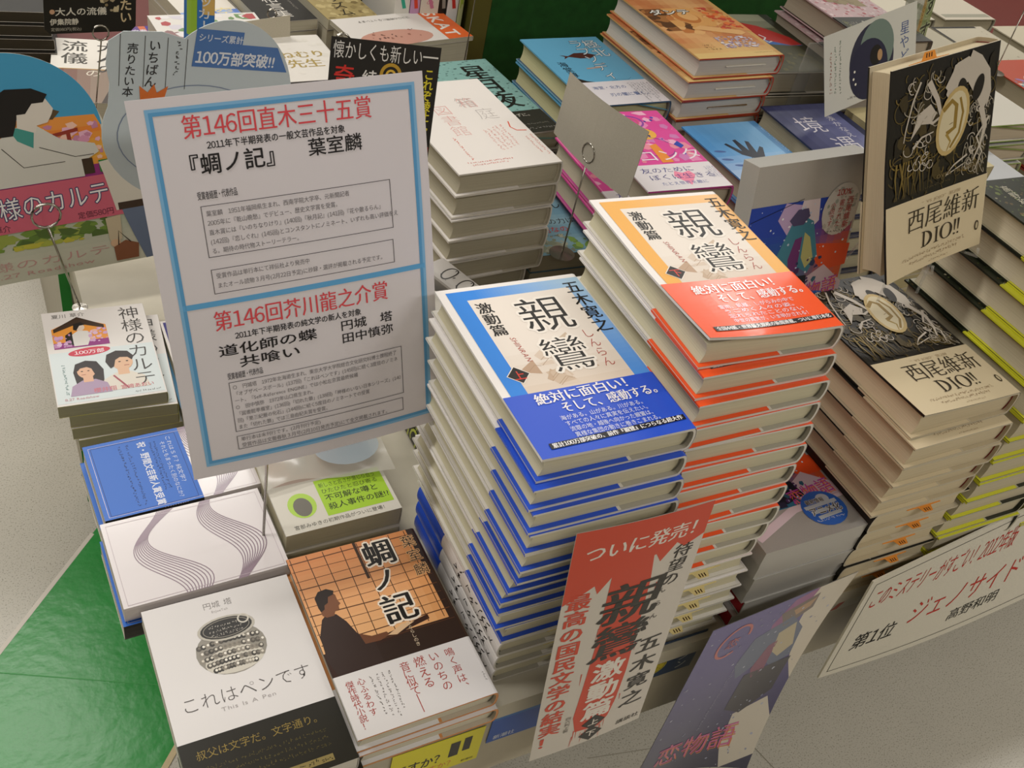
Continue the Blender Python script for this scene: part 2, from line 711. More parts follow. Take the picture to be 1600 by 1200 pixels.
def strip(p, q, w, z, c):
    d = Vector((q[0] - p[0], q[1] - p[1], 0)).normalized()
    n = Vector((-d.y, d.x, 0)) * w / 2
    mb.face([(p[0] + n.x, p[1] + n.y, z), (p[0] - n.x, p[1] - n.y, z), (q[0] - n.x, q[1] - n.y, z), (q[0] + n.x, q[1] + n.y, z)], c)


strip((-238, 806), (-800, 135), 7, FZ + 1.6, 'd8d0c4')
strip((-184, 389), (-560, -60), 9, FZ + 1.6, 'cbb890')
strip((-420, 590), (-150, 470), 1.6, FZ + 1.6, '3d9a4a')
for k in range(24):
    t0, t1 = k * math.pi / 12, (k + 1) * math.pi / 12
    cx, cy = 560, 250
    mb.face([(cx + r * math.cos(t), cy + r * math.sin(t), FZ + .8) for r, t in ((16, t0), (17.5, t0), (17.5, t1), (16, t1))], '6f6a5c')
strip((590, 330), (660, 40), 1.2, FZ + .8, '9a9484')
strip((380, 160), (640, 110), 1.2, FZ + .8, '9a9484')
struct('trim_1', mb, M_BOARD)


def fixture(name, label, x0, x1, y0, y1, z, top, front, post=None, drop=140):
    t = thing(name, label, 'display table')
    mb = MB()
    mb.box((x0, y0 - 8, z - 22), (x1, y1, z), top)
    mb.build('tabletop', M_BOARD, t)
    mb = MB()
    mb.box((x0 + (30 if post else 4), y0, z - drop), (x1, y0 + 16, z - 22.5), front)
    mb.build('front_apron', M_BOARD, t)
    mb = MB()
    mb.box((x0 + (30 if post else 4), y0 + 16.5, z - drop), (x0 + (46 if post else 20), y1 - 4, z - 22.5), front)
    mb.build('side_apron', M_BOARD, t)
    for lx in (x0 + 50, x1 - 120):
        for ly in (y0 + 20, y1 - 100):
            mb = MB()
            mb.box((lx, ly, FZ + 1.5), (lx + 50, ly + 50, z - 22.5), '77746a')
            mb.build('leg', M_BOARD, t)
    if drop < 500 and z == 0:  # unseen panels closing the table, added to darken the floor beneath it
        mb = MB()
        mb.box((x0 + 104, y0 + 70, FZ + 1.5), (x0 + 120, y1 - 40, z - 22.5), '8a8474')
        mb.build('side_or_shade_panel', M_BOARD, t)
        mb = MB()
        mb.box((x0 + 104, y1 - 39, FZ + 1.5), (x1 - 60, y1 - 22, z - 22.5), '8a8474')
        mb.build('back_shade_panel', M_BOARD, t)
    if post:
        mb = MB()
        mb.box((x0 + 28, y0 - 14, FZ + 1.5), (x0 + 42, y0 - 8.5, z - 23), post)
        mb.build('corner_post', M_PLAST, t).data
    return t


fixture('display_table', 'long pale laminate sale table carrying the front rows of book stacks', -224, 1900, 9, 876, 0, 'bdb6a4', 'aea590')
fixture('display_table', 'dark red topped sale table with green corner post behind the pale one', -262, 2300, 892, 2100, 90, '5c1f1a', 'b3ac98', '2c8a36', 700)

# ---------------------------------------------------------------- covers of the front row
INK = '17130f'


def art_saga(sky, deep, char, mark):
    def f(a, w, h):
        a.rect(7, 2, 129, 189, lambda u, v: mix(sky, deep, min(1, max(0, (u - 30) / 90 * (v / 190) ** 2))), 0, 44, 32)
        a.rect(21, 2, 114, 177, lambda u, v: mix('e4dacf', 'cdb9a4', min(1, max(0, (110 - v) / 70))), 1, 6, 8)
        R = random.Random(3)
        for k in range(10):
            u, v = R.uniform(30, 100), R.uniform(66, 112)
            a.poly([(u, v), (u + R.uniform(6, 18), v + R.uniform(-4, 2)), (u + R.uniform(4, 14), v + R.uniform(4, 16)), (u - 3, v + R.uniform(2, 9))], R.choice(['bfa58c', 'c9b39c', 'b89a80', 'd4c2b0']), 2)
            a.line([(u, v), (u + 9, v + 7), (u + 14, v + 5)], .35, 'a5866a', 3)
        a.text('親', 54, 131, 46, INK, L=5, min_=.006, bold=-.006, halo=('ece4da', .05))
        a.text('鸞', 52, 84, 42, INK, L=5, min_=.005, bold=-.006, halo=('ece4da', .05))
        a.text('五木寛之', 118, 185, 17, INK, vert=True, L=4, min_=.015)
        a.text('激動篇', 31, 172, 14, INK, vert=True, L=4, bold=.008, min_=.01)
        a.text('しんらん', 101, 124, 11.5, 'a8382c', vert=True, L=4, bold=-.012)
        a.text('SHINRAN', 35, 127, 6.5, 'b0554a', L=4, rot=-1.5, shear=.3, bold=-.005)
        a.poly([(23, 95), (33, 85), (23, 75), (13, 85)], 'e8e0d6', 4)
        a.poly([(23, 94), (32, 85), (23, 76), (14, 85)], '1c1512', 5)
        a.text(char, 18, 80.5, 10.5, 'd03a2a', L=6, bold=.01)
    return f


def art_obi(rows, bar, k=1.0):
    def f(a, w, h):
        a.text('絶対に面白い！', 22, 51 * k, 12.3, 'ece8ea', L=1, min_=.022, rot=.03, fit=88)
        a.text('そして、感動する。', 38, 39.5 * k, 11.6, 'ece8ea', L=1, min_=.022, rot=.03, fit=90)
        for i, r in enumerate(rows):
            a.text(r, 32 + i, 32 * k - i * 5.9, 5.3, 'd8dcec', L=1, rot=.02, fit=74 if i < 3 else 76)
        [a.poly([(11 + 12.9 * k, 7 + k / 3), (23.9 + 12.9 * k, 7 + (k + 1) / 3), (23.9 + 12.9 * k, 12.6 + (k + 1) * .29), (11 + 12.9 * k, 12.6 + k * .29)], '15131a', 1) for k in range(9)]
        a.text(bar, 13, 8, 5, 'f0eeee', L=2, min_=.03, rot=.026, fit=112)
    return f


def spine_saga(a, t, h):
    R = random.Random(5)
    for v0, n in ((172, 4), (150, 5), (128, 4), (100, 6)):
        for j in range(n * 2):
            u = R.uniform(.3, .7) * t
            v = v0 + R.uniform(-9, 9)
            a.line([(u, v), (u + R.uniform(-.16, .16) * t, v + R.uniform(1, 6))], .9, INK, 1)


BW, BH = 132, 194
blue_rows = ['海がある。山がある。川がある。', 'すべての人々に真実を伝えたい。', '流罪の地・越後へ向かった親鸞は、', '異様な集団の動きに巻きこまれる。']
orange_rows = ['雷雨、飢饉、しがらみの中で', 'うごめく人々の姿。', '忘れられたことのない', '中世の真実が、いま明かされる！']
bar_b = '累計100万部突破の、前作『親鸞』につらなる超大作'
bar_o = '全国44紙・世界最大規模の新聞連載、ついに単行本化'


def saga(lab, blue, t, lift=0, slip=None):
    if blue:
        return make_book('hardcover_book', lab, 'book', BW, BH, t, 'e9e4e0', edge='d6d1c8', inner='a9a496', pages='cdc6aa', obi='2350c8', obi_h=64,
                         art=art_saga('2f83dc', 'a9c8de', '上', 1), obi_art=art_obi(blue_rows, bar_b), spine_art=spine_saga, lift=lift, obi_mat=M_GLOSS, slip=slip, group='blue banded hardcovers')
    return make_book('hardcover_book', lab, 'book', BW, BH, t, 'e9e4e0', edge='d6d1c8', inner='a9a496', pages='cdc6aa', obi='f0541f', obi_h=71,
                     art=art_saga('e9ab4c', 'efc088', '下', 1), obi_art=art_obi(orange_rows, bar_o, 1.06), spine_art=spine_saga, lift=lift, obi_mat=M_GLOSS, slip=slip, group='orange banded hardcovers')


BT, P_ = 21.6, 22.4
bxy = [(-2.5, -2.8), (-4.5, -6.7), (-1.7, -10.1), (.2, -11.3), (1, -11.2), (5.7, -6.1), (5.9, 1.6), (6.8, 8), (11.2, 12.7), (12.8, 12.8), (22.9, 12.3)]
top = saga('blue banded hardcover with a pale blue framed cover, topmost book of the tall blue stack', True, BT, 2)
put(top, -1, -1, 336 - P_ + .3)
pr = saga('x', True, BT)
pr_pos = [(x, y, 336 - P_ * (i + 1) + .3, (-.006, .004, .0)[i % 3]) for i, (x, y) in enumerate(bxy)][1:]
for i, p in enumerate(pr_pos):
    lab = f'blue banded hardcover, {ORD[i + 1]} from the top of the tall blue stack'
    o = pr if i == 0 else dup(pr, lab)
    o['label'] = lab
    put(o, *p)
tr = saga('x', True, BT, slip='d8c890')
for i in range(4):
    lab = f'blue banded hardcover turned spine out, {["topmost", "second", "third", "lowest"][i]} of four under the blue stack'
    o = tr if i == 0 else dup(tr, lab)
    o['label'] = lab
    put(o, 30 + i * 1.6, 24 + i * .6, P_ * (3 - i) + .3, .0, (BW, BH))

oxy = [(272, 26), (272.3, 21.5), (273.4, 15.1), (275, 13.8), (277.8, 15.2), (281.5, 13), (280.8, 11), (279.7, 7.6), (279.7, 7.8), (280.1, 8.7), (278, 8.8), (277.9, 6.9), (281.5, 5), (283.8, 5), (286.1, 7), (285, 10)]
OT = 23.2
top = saga('orange banded hardcover with a gold framed cover, topmost book of the tall orange stack', False, OT, 7)
put(top, oxy[0][0] - BW - .5, oxy[0][1] + 4, 364.3, -.034)
pr = saga('x', False, OT)
first = True
for i in range(1, 11):
    lab = f'orange banded hardcover, {ORD[i]} from the top of the tall orange stack'
    o = pr if i == 1 else dup(pr, lab)
    o['label'] = lab
    put(o, oxy[i][0] - BW, oxy[i][1], 388 - 24 * (i + 1) + .3, (-.02, -.01, 0, .006)[i % 4])
tr = saga('x', False, OT, slip='dcc98c')
for i in range(11, 16):
    lab = f'orange banded hardcover turned head out, {["topmost", "second", "third", "fourth", "lowest"][i - 11]} of five under the orange stack'
    o = tr if i == 11 else dup(tr, lab)
    o['label'] = lab
    put(o, oxy[i][0] - BW + 1.5, oxy[i][1] + 1, 388 - 24 * (i + 1) + .3, 0, (BW, BH))


# samurai novel by the shoji screen
def art_shoji(a, w, h):
    a.rect(0, 86, w, h, lambda u, v: mix(mix('d58a55', 'e6b27c', (h - v) / 108), 'c9823f', max(0, (u - 85) / 60)), 0, 12, 10)
    R = random.Random(9)
    for k in range(9):
        u = 3 + k * 16.3
        a.line([(u + R.uniform(-1, 1), h - 1), (u + R.uniform(-1, 1), 88)], .8, '4a2c16', 1)
    for k in range(11):
        v = h - 7 - k * 10.2
        a.line([(1, v + R.uniform(-1, 1)), (60, v + R.uniform(-1, 1)), (w - 6, v + R.uniform(-1, 1))], .6 if k % 3 else 1.1, '5a351c', 1)
    a.line([(66, h), (66, 150)], 3, '3b2413', 1)
    a.poly([(0, 40), (w - 2, 40), (w - 2, 97), (100, 95), (60, 88), (0, 84)], '33190e', 2)
    # seated man in profile at a low desk
    a.poly([(6, 58), (-0 + 1, 78), (3, 104), (10, 120), (15, 124), (24, 122), (30, 112), (35, 97), (41, 88), (47, 84), (47, 58)], '31201a', 3)
    a.poly([(12, 124), (12, 134), (13, 143), (19, 149), (27, 148), (30, 142), (30, 136), (31.5, 132), (29, 130), (28.5, 126), (24, 125), (22, 121), (15, 121)], '7a4d32', 4)
    a.poly([(11, 133), (11, 144), (16, 150), (24, 151), (30, 147), (28, 143), (23, 142), (21, 136), (17, 134), (16, 130), (12, 128)], '241711', 5)
    a.poly([(36, 96), (46, 90), (60, 90), (62, 86), (52, 83), (38, 84)], '6b4128', 4)
    a.poly([(60, 86), (76, 93), (88, 92), (80, 89), (68, 84)], 'd8b48c', 5)
    for ch, cu, cv, s in (('蜩', 71, 163, 32), ('ノ', 67, 134, 27), ('記', 66, 98, 33)):
        a.text(ch, cu - 2, cv, s, INK, L=6, min_=.02, bold=.006, halo=('efe3d2', .07))
    a.text('葉室麟', 117, 187, 14.5, INK, vert=True, L=5, min_=.004, bold=-.004, sp=1.2, halo=('d9a873', .05))
    a.text('ひぐらしのき', 82, 94, 4.6, 'd8c4a8', vert=True, L=5)


def obi_shoji(a, w, h):
    r = 'a5372c'
    a.text('鳴く声は、', 105, 56, 9.2, r, vert=True, L=1, sp=1.0)
    a.text('いのちの', 90, 57, 10, r, vert=True, L=1, sp=1.02)
    a.text('燃える', 76, 57, 11, r, vert=True, L=1)
    a.text('音に似て――', 62, 56, 9.6, r, vert=True, L=1, fit=50)
    for k, n in enumerate((14, 16, 15, 14)):
        fine(a, 47 - k * 5.6, 53, n, 2.8, '6b6460', True, 1, k)
    a.text('心ふるわす', 21, 54, 7.6, r, vert=True, L=1)
    a.text('傑作時代小説！', 11, 54, 7.6, r, vert=True, L=1, fit=47)
    fine(a, w - 6, 24, 4, 2.4, '6b6460', True, 1, 9)


def samurai(lab, art):
    return make_book('hardcover_book', lab, 'book', 131, 194, 21, '2c1a10', edge='c98850', inner='b7ab98', pages='cfc8b4', obi='dcd8d6', obi_h=61, art=art_shoji, obi_art=obi_shoji, group='shoji screen novels', spine='3a2415')


o = samurai('hardcover showing a seated man before an orange paper screen, lying on its twin', 1)
put(o, -108.6, -9, 22.3, .02)
o2 = dup(o, 'hardcover with an orange rim lying directly beneath the novel with the paper screen cover')
put(o2, -106, -12, .3, .014)


# white novel with a jewelled ring
def art_pen(a, w, h):
    g = '6c6764'
    a.text('円城 塔', 50, 179, 7.6, g, L=2, bold=-.008)
    a.text('EnJoeToh', 56, 173.5, 3.4, 'a49e9b', L=2)
    a.ell(63, 133, 30, 25, '8f8a80', 1)
    a.ell(63, 122, 25, 13, 'c9c3b6', 2)
    R = random.Random(2)
    for r in range(5):
        v = 114 + r * 6.6
        hw = [19, 25, 28, 29, 28][r]
        for k in range(14):
            u = 63 - hw + 2 * hw * (k + .5 + .5 * (r % 2)) / 14.5
            q = 2.5
            a.ell(u, v + 2.6 * math.cos((u - 63) / 20), q, q * 1.1, R.choice(['3b3834', '57524b', '8d867a']), 3, n=8)
            a.ell(u + .4, v + 2.6 * math.cos((u - 63) / 20) + .5, q * .5, q * .55, R.choice(['e6e0d4', 'cfc8ba', '7a746a']), 4, n=6)
    a.ell(64, 155, 25, 12.5, 'b8b2a6', 4)
    a.ell(64, 155, 22.5, 10.6, '2c2a28', 5)
    a.ring(64, 155, 20, 9, .7, '8d877c', 6)
    for k in range(3):
        fine(a, 49, 157 - k * 4.4, 11, 2.6, 'b9b3a8', False, 6, 30 + k)
    a.ring(80, 160, 4.4, 4.4, 1.5, 'cdc7bb', 7)
    a.text('これはペンです', 10, 85, 16, '4b4644', L=2, bold=-.016, fit=110)
    a.text('This Is A Pen', 40, 77, 5.4, '9a9492', L=2, bold=-.01, fit=46)


def obi_pen(a, w, h):
    gd = '8f7a3c'
    a.text('叔父は文字だ。文字通り。', 11, 42, 9, gd, L=1, bold=-.004, fit=104)
    for k in range(3):
        fine(a, 12, 31 - k * 6.6, 30, 3.4, '5f5428', False, 1, 50 + k, .12)
    a.rect(46, 5, 112, 11, '8a7a48', 1)
    fine(a, 48, 6, 17, 3.7, '2a2412', False, 2, 66)


o = make_book('paperback_book', 'white paperback with a jewelled ring on its cover and a black band', 'book', 131, 194, 17.2, 'd9d5d3', edge='cfcac4', pages='d5d0c4', obi='1c1a10', obi_h=59, art=art_pen, obi_art=obi_pen, group='white ring books', hard=False, obi_mat=M_GLOSS)
put(o, -241, -22, 18.6, .02)
o2 = dup(o, 'white paperback lying directly beneath the book with the jewelled ring cover')
put(o2, -236, -25, .4, .012)


# abstract black and gold novel
def art_gold(a, w, h):
    R = random.Random(21)
    ol = ['6a5828', '7c6830', '574a20', '463a1c']
    for k in range(90):
        u, v = R.uniform(12, w - 14), R.uniform(76, h - 8)
        r = R.uniform(4, 13)
        a.ring(u, v, r, r * R.uniform(.5, 1.4), R.uniform(.5, 1.4), R.choice(ol), 1, R.uniform(0, 3), R.randint(0, 180), R.randint(200, 330), 12)
    a.specks(8, 76, w - 10, h - 6, 70, 3, 9, ['2c2511', '372e15', '42371a', '1d180c'], 0, asp=.7, seed=44, sides=9)
    for k in range(34):
        u, v, rr = R.uniform(96, 125), R.uniform(76, 150), R.uniform(0, 3)
        a.ring(u, v, R.uniform(1.5, 4), R.uniform(4, 10), .7, '9c9484', 3, rr * .3 - .4, 0, R.randint(160, 360), 12)
    for k in range(16):
        a.ring(R.uniform(24, 60), R.uniform(126, 182), R.uniform(3, 9), R.uniform(2, 6), .8, '9c9484', 3, R.uniform(0, 3), 0, R.randint(120, 300), 12)
    for k in range(16):
        u = R.uniform(8, 55)
        a.line([(u, 110), (u + R.uniform(-5, 5), 96), (u + R.uniform(-3, 3), 78)], 1.8, R.choice(ol), 1, .3)
    wh = 'b8afa2'
    a.poly([(66, 160), (74, 184), (88, 188), (106, 182), (118, 166), (121, 146), (114, 134), (104, 150), (92, 166), (80, 160), (72, 152)], wh, 2)
    a.poly([(26, 128), (34, 150), (48, 156), (56, 146), (50, 138), (38, 140)], wh, 2)
    for pts, ww in (([(92, 187), (104, 182), (116, 170), (121, 152), (119, 138)], 13), ([(78, 181), (90, 186), (102, 181)], 9), ([(76, 180), (66, 166), (72, 160), (84, 172)], 5),
                    ([(34, 178), (26, 162), (20, 140), (18, 128)], 2.2), ([(44, 176), (56, 158), (62, 142), (52, 138), (36, 146), (28, 132)], 6), ([(30, 120), (40, 128), (54, 130)], 3),
                    ([(112, 140), (120, 120), (116, 104), (108, 90)], 7), ([(124, 128), (110, 112), (119, 96), (112, 80)], 3), ([(100, 98), (84, 92), (74, 84), (96, 90)], 2)):
        a.line(pts, ww, wh, 3, 1.0)
    for k in range(26):
        u, v = R.choice([(R.uniform(100, 124), R.uniform(78, 140)), (R.uniform(22, 60), R.uniform(140, 180)), (R.uniform(24, 56), R.uniform(96, 128))])
        a.ring(u, v, R.uniform(2, 6), R.uniform(2, 5), .8, wh, 3, R.uniform(0, 3), 0, R.randint(180, 360), 10)
    a.ell(106, 158, 6, 12, '17130c', 4, -.3)
    a.ell(86, 160, 6, 11, '17130c', 4, .2)
    a.ell(77, 134, 19, 31, 'b8a06a', 4, -.25)
    a.ell(77, 134, 15.5, 27, 'c9bd9c', 5, -.25)
    a.line([(64, 146), (74, 153), (80, 148), (80, 128), (70, 124)], 4.4, '8a6f2c', 6)
    a.line([(84, 154), (89, 140), (86, 122), (76, 110)], 2.6, '8a6f2c', 6)
    a.line([(70, 124), (76, 116), (72, 108)], 3, '9a803a', 6, 1)
    a.line([(73, 132), (77, 133)], .6, '6b5828', 7)
    a.text('OVER HEAVEN', 62, 84, 5.2, '6f6040', L=3, min_=.03, fit=52)
    fine(a, 48, 78, 14, 2.3, '5a4e30', False, 3, 4)


def letter_d(a, x, y, s, col, L=2):
    a.rect(x + .12 * s, y, x + .26 * s, y + s, col, L)
    a.rect(x, y, x + .38 * s, y + .05 * s, col, L)
    a.rect(x, y + .95 * s, x + .38 * s, y + s, col, L)
    P = []
    for k in range(15):
        t = math.radians(-90 + 180 * k / 14)
        P.append((x + .36 * s + .56 * s * math.cos(t), y + .5 * s + .475 * s * math.sin(t)))
    for k in range(14):
        (p, q), (r, t) = P[k], P[k + 1]
        w0, w1 = (.05 + .15 * math.cos(math.radians(-90 + 180 * k / 14))) * s, (.05 + .15 * math.cos(math.radians(-90 + 180 * (k + 1) / 14))) * s
        c = (x + .36 * s, y + .5 * s)

        def ins(pt, ww):
            d = math.hypot(pt[0] - c[0], pt[1] - c[1])
            return (pt[0] - (pt[0] - c[0]) / d * ww, pt[1] - (pt[1] - c[1]) / d * ww)
        a.poly([P[k], P[k + 1], ins(P[k + 1], w1), ins(P[k], w0)], col, L)


def dio_word(a, x, y, s, col):
    letter_d(a, x, y, s, col)
    x += 1.12 * s
    a.rect(x + .12 * s, y, x + .26 * s, y + s, col, 2)
    a.rect(x, y, x + .38 * s, y + .05 * s, col, 2)
    a.rect(x, y + .95 * s, x + .38 * s, y + s, col, 2)
    x += .52 * s
    n = 26
    for k in range(n):
        q = []
        for kk, r in ((k, 1), (k + 1, 1), (k + 1, 0), (k, 0)):
            t = 2 * math.pi * kk / n
            th = .06 + .13 * abs(math.cos(t))
            rr = (.5 * s - (0 if r else th * s))
            q.append((x + .5 * s + (.54 * s - (0 if r else th * s)) * math.cos(t), y + .5 * s + (.52 * s - (0 if r else .05 * s)) * math.sin(t)))
        a.poly(q, col, 2)
    x += 1.2 * s
    for k in range(2):
        a.poly([(x + .02 * s, y + .3 * s), (x + .08 * s, y + .3 * s), (x + .14 * s, y + 1.02 * s), (x - .02 * s, y + 1.02 * s)], col, 2)
        a.ell(x + .05 * s, y + .08 * s, .07 * s, .07 * s, col, 2, n=8)
        x += .3 * s


def obi_gold(a, w, h):
    br = '8c7458'
    a.text('“VS JOJO”第2弾', 46, 64, 4, 'a08c6e', L=1, bold=-.005, fit=50)
    a.text('西尾維新', 27, 42, 25, '2e2619', L=1, min_=.012, bold=-.014, fit=96)
    dio_word(a, 48, 21, 15.5, '2a2216')
    fine(a, 22, 13.5, 26, 3.3, br, False, 1, 71)
    fine(a, 32, 8.2, 20, 3.3, br, False, 1, 72)
    fine(a, 60, 3.2, 12, 2.2, br, False, 1, 73)
    a.ell(123, 22, 2.6, 5, '3a3022', 1)
    a.ell(123, 22, 1.5, 3.4, 'b5a888', 2)


def gold(lab, lift=0, slip=None, group='black and gold novels'):
    return make_book('hardcover_book', lab, 'book', 134, 194, 27, '15120c', edge='b9ae96', inner='b3a588', pages='c9bb9d', head='7a1d16', obi='cabb9b', obi_h=72, art=art_gold, obi_art=obi_gold, lift=lift, slip=slip, group=group, spine='1a160e', obi_mat=M_SATIN)


W_ = 'black and gold hardcover with a cream band'
top = gold('black and gold hardcover with a cream band lying topmost of its stack', 3)
put(top, 398, -1, 253.4, .02)
pr = gold('x')
for i, (x, y) in enumerate(((396, -12), (400, -11), (406, -6), (412, -2))):
    lab = f'black and gold hardcover with cream band, {ORD[i + 1]} from the top of its stack'
    o = pr if i == 0 else dup(pr, lab)
    o['label'] = lab
    put(o, x, y, 253.4 - 28 * (i + 1), (.016, .0, .01, .0)[i])
tr = gold('x', slip='d98a35')
for i in range(5):
    lab = f'gold novel turned head out with an orange slip, {["topmost", "second", "third", "fourth", "lowest"][i]} of the five'
    o = tr if i == 0 else dup(tr, lab)
    o['label'] = lab
    put(o, 421 + (i % 2) * 1.5, -1 + (i % 3), 112.4 - 28 * i + (0 if i < 4 else 0), 0, (134, 194))


# dark green thriller with a yellow band
def art_green(a, w, h):
    a.specks(2, 2, w - 2, h - 2, 420, .8, 3.4, ['2f3a1c', '3d4a22', '4f5c2a', '1a2012', '66713a', '5b4a2a'], 1, seed=8)
    a.specks(2, 60, w - 2, h - 30, 90, .5, 1.6, ['8a8f60', '6f7a48', '9a9478'], 2, seed=9)
    a.text('ジェノサイド', 84, 188, 24, 'd6d2c4', vert=True, L=4, bold=.004, fit=132)
    a.text('高野和明', 34, 182, 12, 'c0bca8', vert=True, L=4)


def obi_green(a, w, h):
    a.text('第1位', 20, 60, 24, '1c1a12', L=1, bold=.01)
    fine(a, 16, 40, 22, 4.4, '1c1a12', False, 1, 12)
    fine(a, 16, 28, 22, 4.4, '1c1a12', False, 1, 13)


def thriller(lab, t=29.2):
    return make_book('hardcover_book', lab, 'book', 134, 194, t, '1c2114', edge='a9a48c', inner='2b2c20', pages='bfb59c', obi='c9c832', obi_h=104, art=art_green, obi_art=obi_green, group='yellow banded thrillers', obi_mat=M_SATIN, head='3a3d2c')


pr = thriller('x')
gpos = [(577, -4), (578, -5), (569, -5), (562, -6)] + [(559, -3), (558, -5), (560, -2), (559, -4), (558, -6), (557, -3), (556, -1), (559, -4), (557, -2)]
for i, (x, y) in enumerate(gpos):
    lab = f'yellow banded green hardcover, {ORD[i]} in the tall stack beside the gold novels'
    o = pr if i == 0 else dup(pr, lab)
    o['label'] = lab
    put(o, x, y, 390.3 - 30 * (i + 1), 0)
pr2 = dup(pr, 'yellow banded green hardcover crowning the outer thriller stack')
put(pr2, 714, -4, 330.3, 0)
for i in range(11):
    put(dup(pr, f'yellow banded green hardcover, {ORD[i + 1]} in the outer thriller stack'), 714 + (i % 3), -4 + (i % 2), 330.3 - 30 * (i + 1), 0)

# ---------------------------------------------------------------- silver boxed novels
def art_box(a, w, h):
    """generic winter night picture with a coat shaped patch of colour"""
    a.rect(0, 42, w * .98, 150, lambda u, v: mix(mix('1f3fa0', '2f6f8c', max(0, min(1, (120 - v) / 60))), 'c9542c', max(0, min(1, (u - 70) / 50)) * max(0, min(1, (140 - v) / 40))), 1, 14, 14)
    a.poly([(40, 150), (60, 146), (66, 120), (48, 118), (34, 134)], 'b79fc4', 2)
    a.poly([(60, 150), (80, 150), (84, 128), (70, 116), (58, 130)], 'd8cbd0', 2)
    a.poly([(86, 104), (132, 98), (132, 76), (104, 74), (84, 90)], 'd84a1c', 2)
    a.poly([(52, 128), (66, 134), (78, 128), (92, 92), (84, 74), (68, 84), (56, 76), (34, 74), (42, 100)], '3f7f94', 3)
    a.poly([(70, 118), (78, 112), (88, 88), (80, 80), (72, 92)], 'b9b878', 4)
    a.poly([(60, 112), (68, 114), (70, 80), (60, 78), (56, 92)], '6a2d6e', 4)
    a.poly([(48, 132), (56, 142), (68, 142), (72, 134), (66, 126), (54, 126)], '4a4468', 5)
    a.poly([(40, 74), (84, 72), (88, 52), (62, 46), (36, 50)], '191a28', 4)
    a.poly([(50, 50), (60, 50), (60, 43), (50, 43)], '2a2840', 5)
    a.poly([(70, 62), (104, 80), (132, 58), (132, 44), (74, 44)], 'c9b3bc', 3)
    a.specks(2, 46, 130, 146, 70, .4, 1.5, ['c9d4e4', 'b4c4dc', 'e6e6ee'], 6, seed=4)
    a.specks(20, 44, 100, 90, 40, 1, 4, ['22305c', '2f5a72', '4a2a5c'], 4, seed=5)
    a.line([(2, 136), (60, 152)], .6, '15151d', 7)
    a.text('恋物語', 68, 44, 20, 'b4409c', L=7, bold=.006, fit=60, rot=.1)
    a.text('恋物語', 69, 42, 20, 'e07a3c', L=8, bold=-.012, fit=60, rot=.1)
    a.poly([(0, 20), (60, 42), (130, 44), (130, 40), (64, 34), (4, 12)], 'd9c6cc', 2)


def box_book(lab, group='silver boxed novels', badge=True):
    w, h, t = 130, 188, 20.2
    root = thing('boxed_novel', lab, 'boxed book', group)
    mb = MB()
    s = 'b3b0aa'
    e = 1.2
    mb.box((0, 0, t - e), (w, h, t), s)
    mb.box((0, 0, 0), (w, h, e), s)
    mb.box((0, 0, e), (e, h, t - e), s)
    mb.box((e, 0, e), (w, e, t - e), s)
    mb.box((e, h - e, e), (w, h, t - e), s)
    a = Art(mb, lambda u, v, q: (u, v, t + q), 1)
    art_box(a, w, h)
    a2 = Art(mb, lambda u, v, q: (-q, v, u), 1)
    a2.rect(5, 118, 17, 124, '3a352c', 0)
    a2.rect(4, 104, 16, 114, 'b43a20', 0)
    a2.rect(8, 104, 12, 114, 'd8b428', 1)
    a2.ell(10, 92, 5, 9, '5a6ea8', 0)
    mb.build('slipcase', [M_SILVER, M_SATIN], root)
    mb = MB()
    mb.box((6, 2, e + .4), (w - 3, h - 2, t - e - .4), 'cfc7b4')
    mb.build('page_block', M_PAGES, root)
    mb = MB()
    mb.box((w - 2.9, 2, e + .4), (w - .6, h - 2, t - e - .4), 'a11420')
    mb.build('book_spine', M_SATIN, root)
    if badge:
        mb = MB()
        a = Art(mb, lambda u, v, q: (u, v, t + q), 0, base=.3)
        cu, cv = 97, 31
        a.ell(cu, cv, 26, 22, '2f62b8', 5)
        a.ell(cu + 6, cv + 11, 8, 6, 'b9bfc6', 6)
        for k in range(3):
            a.line([(cu - 22 + k * 4, cv + 4 - k * 7), (cu + 20 - k * 2, cv + 6 - k * 7)], 4.2, 'b9c2c8', 6)
        a.text('アニメ化', cu - 20, cv - 6, 11, '34302a', L=8, bold=.012, fit=40, halo=('d8dad8', .05))
        a.text('最新情報', cu - 17, cv + 8, 6, '2a2622', L=8, bold=.012, halo=('d8dad8', .05))
        fine(a, cu - 20, cv - 15, 12, 3, 'd6dade', False, 8, 5)
        mb.build('round_sticker', M_GLOSS, root)
    return root


bx = box_book('x')
for i, (x, y) in enumerate(((291, 2), (293, 3), (295, 2), (297, 4), (302, 3), (296, 4))):
    lab = f'silver boxed novel, {ORD[i]} in the low stack between orange and gold stacks'
    o = bx if i == 0 else dup(bx, lab)
    o['label'] = lab
    put(o, x, y, 126 - 21 * (i + 1) + .3, 0, (130, 188) if i > 3 else None)
for i in range(10):
    put(dup(bx, f'silver boxed novel, {ORD[i]} in the stack under the propped silver box', 'hidden silver boxes'), 305, 210, 220.3 - 22 * (i + 1), 0)

